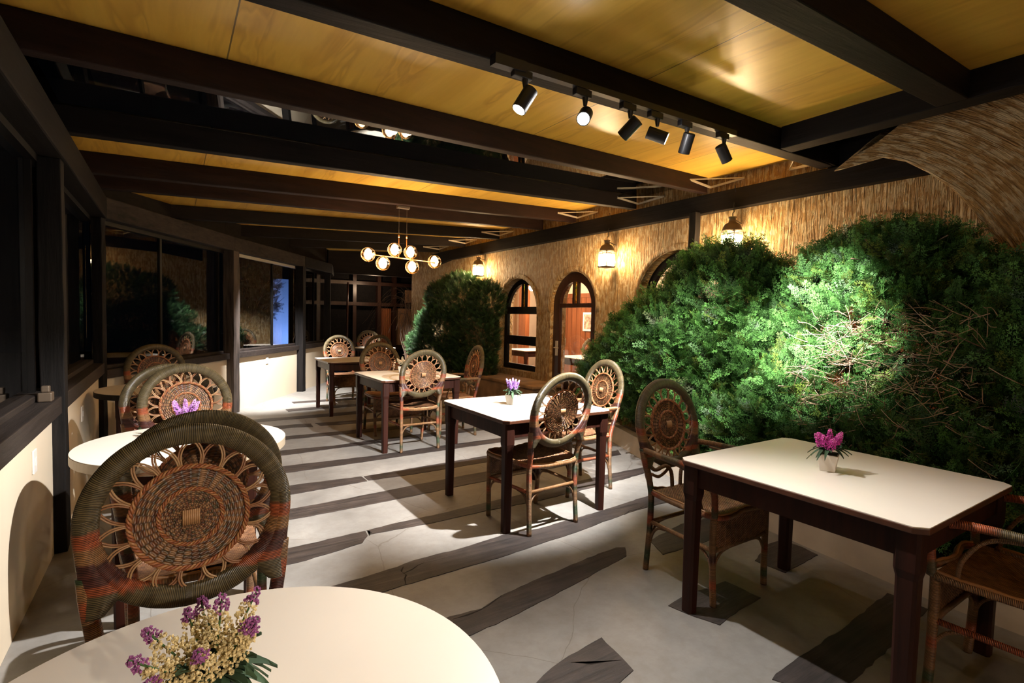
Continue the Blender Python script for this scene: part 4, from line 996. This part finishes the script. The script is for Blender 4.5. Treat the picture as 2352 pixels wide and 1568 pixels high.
    if twig_zone is not None:
        m_ = MB(); tz = twig_zone
        for _ in range(950):
            c = Vector([tz[i]+tz[3+i]*rr.uniform(-0.95, 0.95) for i in range(3)])-Vector(org); d = Vector((rr.uniform(-.6, .3), rr.uniform(-1, 1), rr.uniform(-.45, .5))).normalized(); ln = rr.uniform(.06, .20)
            e = c+d*ln; e.x = min(e.x, WX-0.03-org[0]); c.x = min(c.x, WX-0.03-org[0])
            mid = c.lerp(e, .5)+Vector((rr.uniform(-.015, .015), 0, rr.uniform(-.025, .025))); mid.x = min(mid.x, WX-0.03-org[0])
            m_.tube(catmull([c, mid, e], 4), [0.0024, 0.0023, 0.0022, 0.002, 0.0018, 0.0016, 0.0014, 0.0012, 0.001], 5, col=(0.3, 0.2, 0.13))
            if rr.random() < 0.7:
                f_ = c.lerp(e, .6); g_ = f_+(d+Vector((rr.uniform(-.7, .7), rr.uniform(-.7, .7), rr.uniform(-.7, .7)))).normalized()*ln*.5; g_.x = min(g_.x, WX-0.03-org[0])
                m_.tube([f_, g_], 0.0013, 4, col=(0.2, 0.125, 0.08))
        m_.build('bare_twigs', MT['cane'], t, smooth=True)
    return t
G0, G1 = (0.020, 0.062, 0.014), (0.070, 0.21, 0.042)
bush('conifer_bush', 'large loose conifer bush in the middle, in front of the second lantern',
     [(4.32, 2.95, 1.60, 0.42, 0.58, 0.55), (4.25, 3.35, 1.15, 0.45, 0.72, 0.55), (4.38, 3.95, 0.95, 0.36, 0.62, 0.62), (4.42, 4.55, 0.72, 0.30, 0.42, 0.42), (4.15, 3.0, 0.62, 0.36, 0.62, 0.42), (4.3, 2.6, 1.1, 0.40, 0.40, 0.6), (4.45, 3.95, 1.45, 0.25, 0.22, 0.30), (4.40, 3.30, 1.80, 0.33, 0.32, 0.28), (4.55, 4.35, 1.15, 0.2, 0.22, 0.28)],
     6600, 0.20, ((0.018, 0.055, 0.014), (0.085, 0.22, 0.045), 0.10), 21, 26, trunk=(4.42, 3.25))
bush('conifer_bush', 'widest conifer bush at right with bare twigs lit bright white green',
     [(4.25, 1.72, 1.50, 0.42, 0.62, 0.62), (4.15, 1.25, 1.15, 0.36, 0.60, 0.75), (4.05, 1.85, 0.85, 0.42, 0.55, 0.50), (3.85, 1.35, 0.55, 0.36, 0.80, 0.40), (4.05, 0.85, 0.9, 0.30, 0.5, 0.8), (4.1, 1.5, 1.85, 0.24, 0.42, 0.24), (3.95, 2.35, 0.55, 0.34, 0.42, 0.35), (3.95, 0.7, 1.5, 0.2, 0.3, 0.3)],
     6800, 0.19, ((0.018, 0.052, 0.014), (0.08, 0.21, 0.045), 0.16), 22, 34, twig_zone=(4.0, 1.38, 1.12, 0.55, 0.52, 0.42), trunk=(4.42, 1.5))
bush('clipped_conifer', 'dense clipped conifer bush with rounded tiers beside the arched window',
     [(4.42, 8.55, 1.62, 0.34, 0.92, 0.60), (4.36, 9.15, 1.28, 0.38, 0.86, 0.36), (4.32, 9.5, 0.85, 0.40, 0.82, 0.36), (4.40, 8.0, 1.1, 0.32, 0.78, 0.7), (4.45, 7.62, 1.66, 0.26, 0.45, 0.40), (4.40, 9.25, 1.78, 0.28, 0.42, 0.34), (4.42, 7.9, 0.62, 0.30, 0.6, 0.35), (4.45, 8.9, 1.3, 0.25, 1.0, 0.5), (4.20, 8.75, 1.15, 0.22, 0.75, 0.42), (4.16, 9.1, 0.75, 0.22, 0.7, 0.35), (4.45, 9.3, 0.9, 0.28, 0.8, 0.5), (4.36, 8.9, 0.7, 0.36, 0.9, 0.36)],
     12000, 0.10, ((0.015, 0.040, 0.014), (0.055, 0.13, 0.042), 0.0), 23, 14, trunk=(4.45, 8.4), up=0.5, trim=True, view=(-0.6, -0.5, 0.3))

# ------------------------------------------------------------------ dry vine and shutters at the far end
t = thing('dry_vine', 'bare tangled vine climbing at the far corner of the ochre wall', 'vine', (4.66, 11.5, 0))
rr = random.Random(4); m_ = MB()
for k in range(34):
    a0 = rr.uniform(-0.06, 0.08); topz = rr.uniform(1.3, 2.05); reach = rr.uniform(-0.15, 0.95); lean_ = rr.uniform(-0.1, 0.06)
    p = [(a0, rr.uniform(-.08, .05), 0.0), (a0+lean_, rr.uniform(-.1, .05), topz*0.35), (a0+lean_*1.5-0.05, rr.uniform(-.1, .1), topz*0.7), (a0-0.15*reach, rr.uniform(-.1, .1), topz), (a0-0.55*reach, rr.uniform(-.1, .1), topz+0.10), (a0-0.95*reach, rr.uniform(-.1, .1), topz-0.05-0.25*reach), (a0-1.1*reach+rr.uniform(-.1, .1), 0.0, topz-0.25-0.6*max(0, reach)*rr.random())]
    p = [(min(x, 0.10), y, z) for x, y, z in p]
    r0 = 0.014 if k < 3 else 0.0045; q = catmull(p, 5); m_.tube(q, [r0*(1-0.8*i/len(q)) for i in range(len(q))], 5, col=(0.2, 0.13, 0.08))
m_.build('stems', MT['bark'], t, smooth=True)
mb = MB(); mb.box(2.4, 8.5, 13.6, 13.75, 0, 3.2); tag(mb.build('wall_far', MT['beam_y']), kind='structure')
mb = MB(); mb.box(2.9, 5.2, 11.9, 12.05, 2.35, 2.95); tag(mb.build('trim_8', MT['beam']), kind='structure')
for (x0, x1, z0, z1, mk, nm, lb) in ((5.0, 5.62, 0.62, 1.62, 'blind', 'bamboo_blind', 'large bamboo blind in the dark shutters at the far end'), (5.35, 5.68, 1.78, 2.12, 'blind', 'bamboo_blind', 'small upper bamboo blind at the far end above the large one'), (4.66, 4.97, 0.60, 1.62, 'intwood', 'wooden_shutter', 'red brown slatted shutter left of the large bamboo blind')):
    m_ = MB()
    if mk == 'blind': m_.box(x0, x1, 13.50, 13.56, z0, z1)
    else:
        for k in range(6): m_.box(x0+0.05*k, x0+0.05*k+0.042, 13.52, 13.57, z0, z1)
        m_.box(x0, x1, 13.57, 13.6, z0, z1)
    tag(m_.build(nm, MT[mk]), lb, 'blind' if mk == 'blind' else 'shutter')
m_ = MB()
for x_ in (3.0, 3.9, 4.55, 5.08-0.1, 5.7, 6.4): m_.box(x_, x_+0.09, 13.44, 13.6, 0, 2.9)
for z_ in (0.5, 1.66, 2.2, 2.7): m_.box(2.6, 7.2, 13.42, 13.6, z_, z_+0.09)
tag(m_.build('trim_9', MT['doorwood']), kind='structure')
point('far_wall_fill', (4.2, 12.7, 2.1), 10, (1.0, 0.7, 0.45), 0.05)  # unseen warm light without a fixture, turned up to bring out the far wall

# outside the left windows: a blue lit wall with a tree in front
mb = MB(); mb.box(2.3, 3.7, 15.4, 15.5, 0, 2.35); tag(mb.build('garden_wall', MT['creamwall']), 'pale garden wall lit blue, seen through the left window glass', 'wall')
spot('garden_spot', (2.6, 14.0, 0.1), (3.0, 15.4, 1.3), 160, 80, 0.8, col=(0.12, 0.28, 1.0))
_gt = bush('garden_tree', 'dark leafy tree outside in front of the blue lit wall', [(1.75, 14.2, 1.8, 0.5, 0.3, 0.45), (1.7, 14.2, 2.3, 0.6, 0.3, 0.35), (1.4, 14.2, 1.3, 0.4, 0.3, 0.3)], 420, 0.22, ((0.02, 0.04, 0.03), (0.05, 0.09, 0.07), 0.0), 31, 8, trunk=(1.3, 14.2), view=(0, -1, 0.1))
_gt.location.z = -0.18
m_ = MB(); m_.tube([(0, 0, -0.13), (0, 0, 1.55), (0.01, 0, 2.2)], [0.028, 0.026, 0.02], 10); tag(m_.build('garden_pole', MT['edgewood'], smooth=True, loc=(3.55, 12.7, 0)), 'thin reddish pole standing outside beyond the far window', 'pole')

# ------------------------------------------------------------------ spotlight track
Tb = Vector((1.18, 1.945, zb(1.18))); Te = Vector((3.10, 2.075, zb(3.10)))
t = thing('light_track', 'black ceiling track under the roof beam carrying six spotlights', 'track', Tb)
d = (Te-Tb); ln = d.length; d.normalize(); n_ = Vector((-d.y, d.x, 0))
def along(k): return Tb+d*k
m_ = MB()
P = [Vector((0, 0, 0)), d*ln]
w_ = n_*0.018; hh = Vector((0, 0, -0.034))
off = n_*0.035
m_.hexa([P[0]-w_+off+hh, P[1]-w_+off+hh, P[1]+w_+off+hh, P[0]+w_+off+hh, P[0]-w_+off, P[1]-w_+off, P[1]+w_+off, P[0]+w_+off]); m_.build('rail', MT['track'], t)
m_ = MB(); w2 = n_*0.022; q0, q1 = d*(-0.01), d*0.16; h2 = Vector((0, 0, -0.046))
m_.hexa([q0-w2+off+h2, q1-w2+off+h2, q1+w2+off+h2, q0+w2+off+h2, q0-w2+off, q1-w2+off, q1+w2+off, q0+w2+off]); m_.build('end_feed', MT['track'], t)
SL = ['first spotlight on the track from the left, tilted with its lit mouth visible', 'second spotlight from the left, glaring straight at the camera', 'third spotlight from the left, turned away from the camera', 'fourth spotlight, glowing mouth pointing right to the bushes', 'fifth spotlight from the left, pointing down at the middle table', 'last spotlight at the right end of the track, tilted down']
SD = [Vector((-0.5, 0.10, -0.86)), Vector((-0.62, -0.55, -0.55)), Vector((-0.25, 0.75, -0.62)), Vector((0.66, -0.62, -0.36)), Vector((0.15, 0.45, -0.85)), Vector((0.62, -0.05, -0.78))]
for k, (x, y, aim, wt, cone, bld) in enumerate(TRACK):
    top = along((x-Tb.x)/d.x)+off+Vector((0, 0, -0.034))
    s = thing('track_spotlight', SL[k], 'spotlight', top, 0, 'spotlights on the ceiling track')
    m_ = MB(); m_.box(-0.05, 0.05, -0.017, 0.017, -0.036, -0.001); m_.build('adapter', MT['track'], s, bevel=0.004)
    m_ = MB(); m_.tube([(0.02, 0, -0.036), (0.02, 0, -0.075)], [0.016, 0.009], 10); m_.build('stem', MT['track'], s, smooth=False)
    ax = SD[k].normalized(); c = Vector((0.02, 0, -0.125)); L_ = 0.115; rb = 0.0345
    a, b_ = c-ax*L_*0.5, c+ax*L_*0.5
    m_ = MB(); m_.tube([a, a+ax*0.002, b_-ax*0.001, b_], [rb*0.9, rb, rb, rb*0.97], 28)
    m_.build('barrel', MT['track'], s, smooth=False)
    m_ = MB(); m_.tube([b_-ax*0.002, b_+ax*0.0006], [rb*0.84, rb*0.84], 24); m_.build('lens', MT['led'], s)
    spot('spot_light', top+b_+ax*0.012, aim, wt, cone, bld, s)
# a second track behind the camera, same fitting, lights the near tables and low wall
t = thing('light_track', 'black ceiling track behind the camera position', 'track', (1.4, -2.6, zb(1.4)-0.001))
m_ = MB(); m_.box(-0.8, 0.8, -0.018, 0.018, -0.034, 0.0); m_.build('rail', MT['track'], t)
for k, (dx, aim, wt, cone) in enumerate(((-0.5, (-0.35, 3.3, 0.5), 110, 30), (0.3, (-0.6, 1.0, 0.6), 40, 40), (0.6, (0.1, 0.45, 0.75), 22, 26))):
    s = thing('track_spotlight', ['spotlight behind the camera aimed at the chairs on the left', 'spotlight behind the camera aimed at the near low wall', 'spotlight behind the camera aimed at the nearest table'][k], 'spotlight', (1.4+dx, -2.6, zb(1.4)-0.035), 0, 'spotlights behind the camera')
    m_ = MB(); m_.box(-0.05, 0.05, -0.017, 0.017, -0.036, -0.001); m_.build('adapter', MT['track'], s)
    ax = (Vector(aim)-Vector(s.location)).normalized(); c = Vector((0, 0, -0.10))
    m_ = MB(); m_.tube([c-ax*0.057, c+ax*0.057], 0.034, 24); m_.build('barrel', MT['track'], s)
    m_ = MB(); m_.tube([c+ax*0.0572, c+ax*0.061], 0.029, 24); m_.build('lens', MT['led'], s)
    spot('spot_light', Vector(s.location)+c+ax*0.07, aim, wt, cone, 0.7, s, col=(1.0, 0.86, 0.68))

# ------------------------------------------------------------------ globe chandelier
cx0 = Vector((1.75, 5.50, 2.075)); cx1 = Vector((2.51, 5.46, 2.04))
t = thing('globe_chandelier', 'brass bar chandelier with six amber glass globes over the far tables', 'chandelier', (2.13, 5.48, 2.06))
o0 = Vector(t.location)
m_ = MB(); m_.tube([cx0-o0, cx1-o0], 0.007, 8); m_.build('bar', MT['brass'], t, smooth=True)
zt = zb(2.13)-2.06
m_ = MB(); m_.box(-0.07, 0.07, -0.03, 0.03, zt-0.028, zt); m_.build('canopy', MT['iron'], t, bevel=0.004)
for x in (-0.045, 0.045):
    m_ = MB(); m_.tube([(x, 0, 0.005), (x, 0, 0.22)], 0.006, 8); m_.tube([(x, 0, 0.22), (x, 0, 0.25)], 0.009, 8); m_.build('stem', MT['brass'], t, smooth=True)
    m_ = MB(); m_.tube([(x, 0, 0.25), (x, 0, zt-0.028)], 0.0016, 5); m_.build('suspension_wire', MT['iron'], t)
GL = [(-0.355, 0.0), (-0.205, -0.078), (-0.085, 0.082), (0.085, 0.075), (0.105, -0.085), (0.355, 0.0)]
for gx, gz in GL:
    c = Vector((gx*1.08, 0, gz-0.04*gx*0.6)); r_ = 0.076
    m_ = MB(); m_.lathe([(r_*math.sin(a), -r_*math.cos(a)) for a in np.linspace(0.02, math.pi-0.02, 20)], 28, c)
    m_.lathe([((r_-0.002)*math.sin(a), (r_-0.002)*math.cos(a)) for a in np.linspace(0.02, math.pi-0.02, 20)], 28, c)
    g = m_.build('globe', MT['amber'], t, smooth=True)
    m_ = MB(); m_.lathe([(0.001, -0.034), (0.018, -0.024), (0.026, 0.0), (0.018, 0.024), (0.008, 0.036)], 14, c); m_.build('bulb', MT['bulb'], g, smooth=True)
    m_ = MB(); q = c+Vector((0, 0, (r_ if gz < 0 else -r_))); m_.tube([q+Vector((0, 0, 0.0)), c+(q-c)*0.45], 0.010, 8); m_.build('socket', MT['brass'], g, smooth=True)
    point('bulb_light', c+Vector((0, -0.09, 0)), 5, (1.0, 0.70, 0.42), 0.06, t)

# ------------------------------------------------------------------ wall lanterns
def lantern(y, z, lb):
    x = WX-0.15; t = thing('wall_lantern', lb, 'lantern', (x, y, z), 0, 'hanging iron lanterns on the ochre wall')
    a, b_ = 0.072, 0.088   # half widths bottom/top of the glazed body
    H = 0.20
    m_ = MB(); m_.hexa([(-a, -a, 0), (a, -a, 0), (a, a, 0), (-a, a, 0), (-b_, -b_, 0.016), (b_, -b_, 0.016), (b_, b_, 0.016), (-b_, b_, 0.016)]); m_.build('base_plate', MT['iron'], t, bevel=0.003)
    m_ = MB()
    for s_, u in ((-1, -1), (1, -1), (1, 1), (-1, 1)): m_.tube([(s_*a, u*a, 0.01), (s_*a, u*a, H)], 0.006, 6)
    for s_ in (-1, 1):
        m_.tube([(-a, s_*a, H*0.98), (a, s_*a, H*0.98)], 0.006, 6); m_.tube([(s_*a, -a, H*0.98), (s_*a, a, H*0.98)], 0.006, 6)
        m_.tube([(s_*(a+0.002), 0, 0.012), (s_*(a+0.002), 0, H)], 0.003, 5); m_.tube([(0, s_*(a+0.002), 0.012), (0, s_*(a+0.002), H)], 0.003, 5)
    m_.build('cage', MT['iron'], t)
    m_ = MB(); m_.box(-a+0.006, a-0.006, -a+0.006, a-0.006, 0.02, H-0.03); m_.build('lit_panes', MT['lanternlit'], t)
    m_ = MB(); m_.lathe([(0.098, H), (0.094, H+0.02), (0.084, H+0.05), (0.070, H+0.075), (0.045, H+0.090), (0.034, H+0.094), (0.032, H+0.135), (0.040, H+0.137), (0.038, H+0.148), (0.010, H+0.15)], 24); m_.build('dome_cap', MT['iron'], t, smooth=True)
    m_ = MB(); m_.tube(catmull([(0, 0, H+0.145), (0, 0, H+0.185), (0.02, 0, H+0.2)], 5), 0.004, 6); m_.build('hanging_ring', MT['iron'], t)
    m_ = MB(); m_.tube(catmull([(0.02, 0, H+0.2), (0.03, 0.01, H+0.3), (0.085, 0.02, 2.60-z), (0.05, 0.02, 2.80-z)], 6), 0.004, 6); m_.build('cord', MT['cord'], t)
    m_ = MB(); m_.tube([(0.148, 0, H+0.1), (0.06, 0, H+0.12), (0.0, 0, H+0.14)], 0.006, 6); m_.build('wall_arm', MT['iron'], t)
    for dx, dy, dz in ((-a-0.03, 0, 0.10), (0.0, a+0.03, 0.10), (0.0, -a-0.03, 0.10)):
        point('lantern_light', (dx, dy, dz), 11, (1.0, 0.68, 0.36), 0.03, t)
lantern(4.92, 2.10, 'iron lantern with glowing panes between the door and the middle bush')
lantern(3.15, 2.13, 'iron lantern half hidden behind the top of the middle bush')
lantern(8.25, 2.17, 'far iron lantern glowing above the clipped bush')

# unseen globe pendant added behind the camera as warm fill light
t = thing('fill_pendant', 'globe pendant added unseen behind the camera as warm fill', 'pendant', (0.9, -1.8, 2.0))
m_ = MB(); m_.lathe([(0.07*math.sin(a), -0.07*math.cos(a)) for a in np.linspace(0.02, math.pi-0.02, 16)], 24); m_.build('globe', MT['bulb'], t, smooth=True)
m_ = MB(); m_.tube([(0, 0, 0.07), (0, 0, zb(0.9)+BD-2.0)], 0.003, 5); m_.build('cord', MT['cord'], t)
point('pendant_fill_light', (0, 0, -0.12), 1.5, (1.0, 0.70, 0.42), 0.08, t)

# spotlights added out of sight between the far beams to brighten wall and bush
for lb, loc, aim, wt, cone in (('small black spotlight added unseen between the far beams to brighten the low wall', (1.55, 7.74, 2.71), (1.38, 9.15, 0.5), 800, 66),
                      ('small black spotlight added unseen between the far beams to brighten the clipped bush', (3.3, 9.02, 2.80), (4.05, 10.25, 1.0), 1000, 46)):
    s = thing('added_spotlight', lb, 'spotlight', loc, 0, 'added spotlights between the far beams')
    ax = (Vector(aim)-Vector(loc)).normalized(); c = Vector((0, 0, -0.02))
    m_ = MB(); m_.tube([c-ax*0.035, c+ax*0.035], 0.03, 20); m_.build('barrel', MT['track'], s)
    m_ = MB(); m_.box(-0.02, 0.02, -0.02, 0.02, 0.0, zc(loc[0])-loc[2]); m_.build('mount', MT['track'], s)
    spot('spot_light', Vector(loc)+c+ax*0.045, aim, wt, cone, 0.8, s)
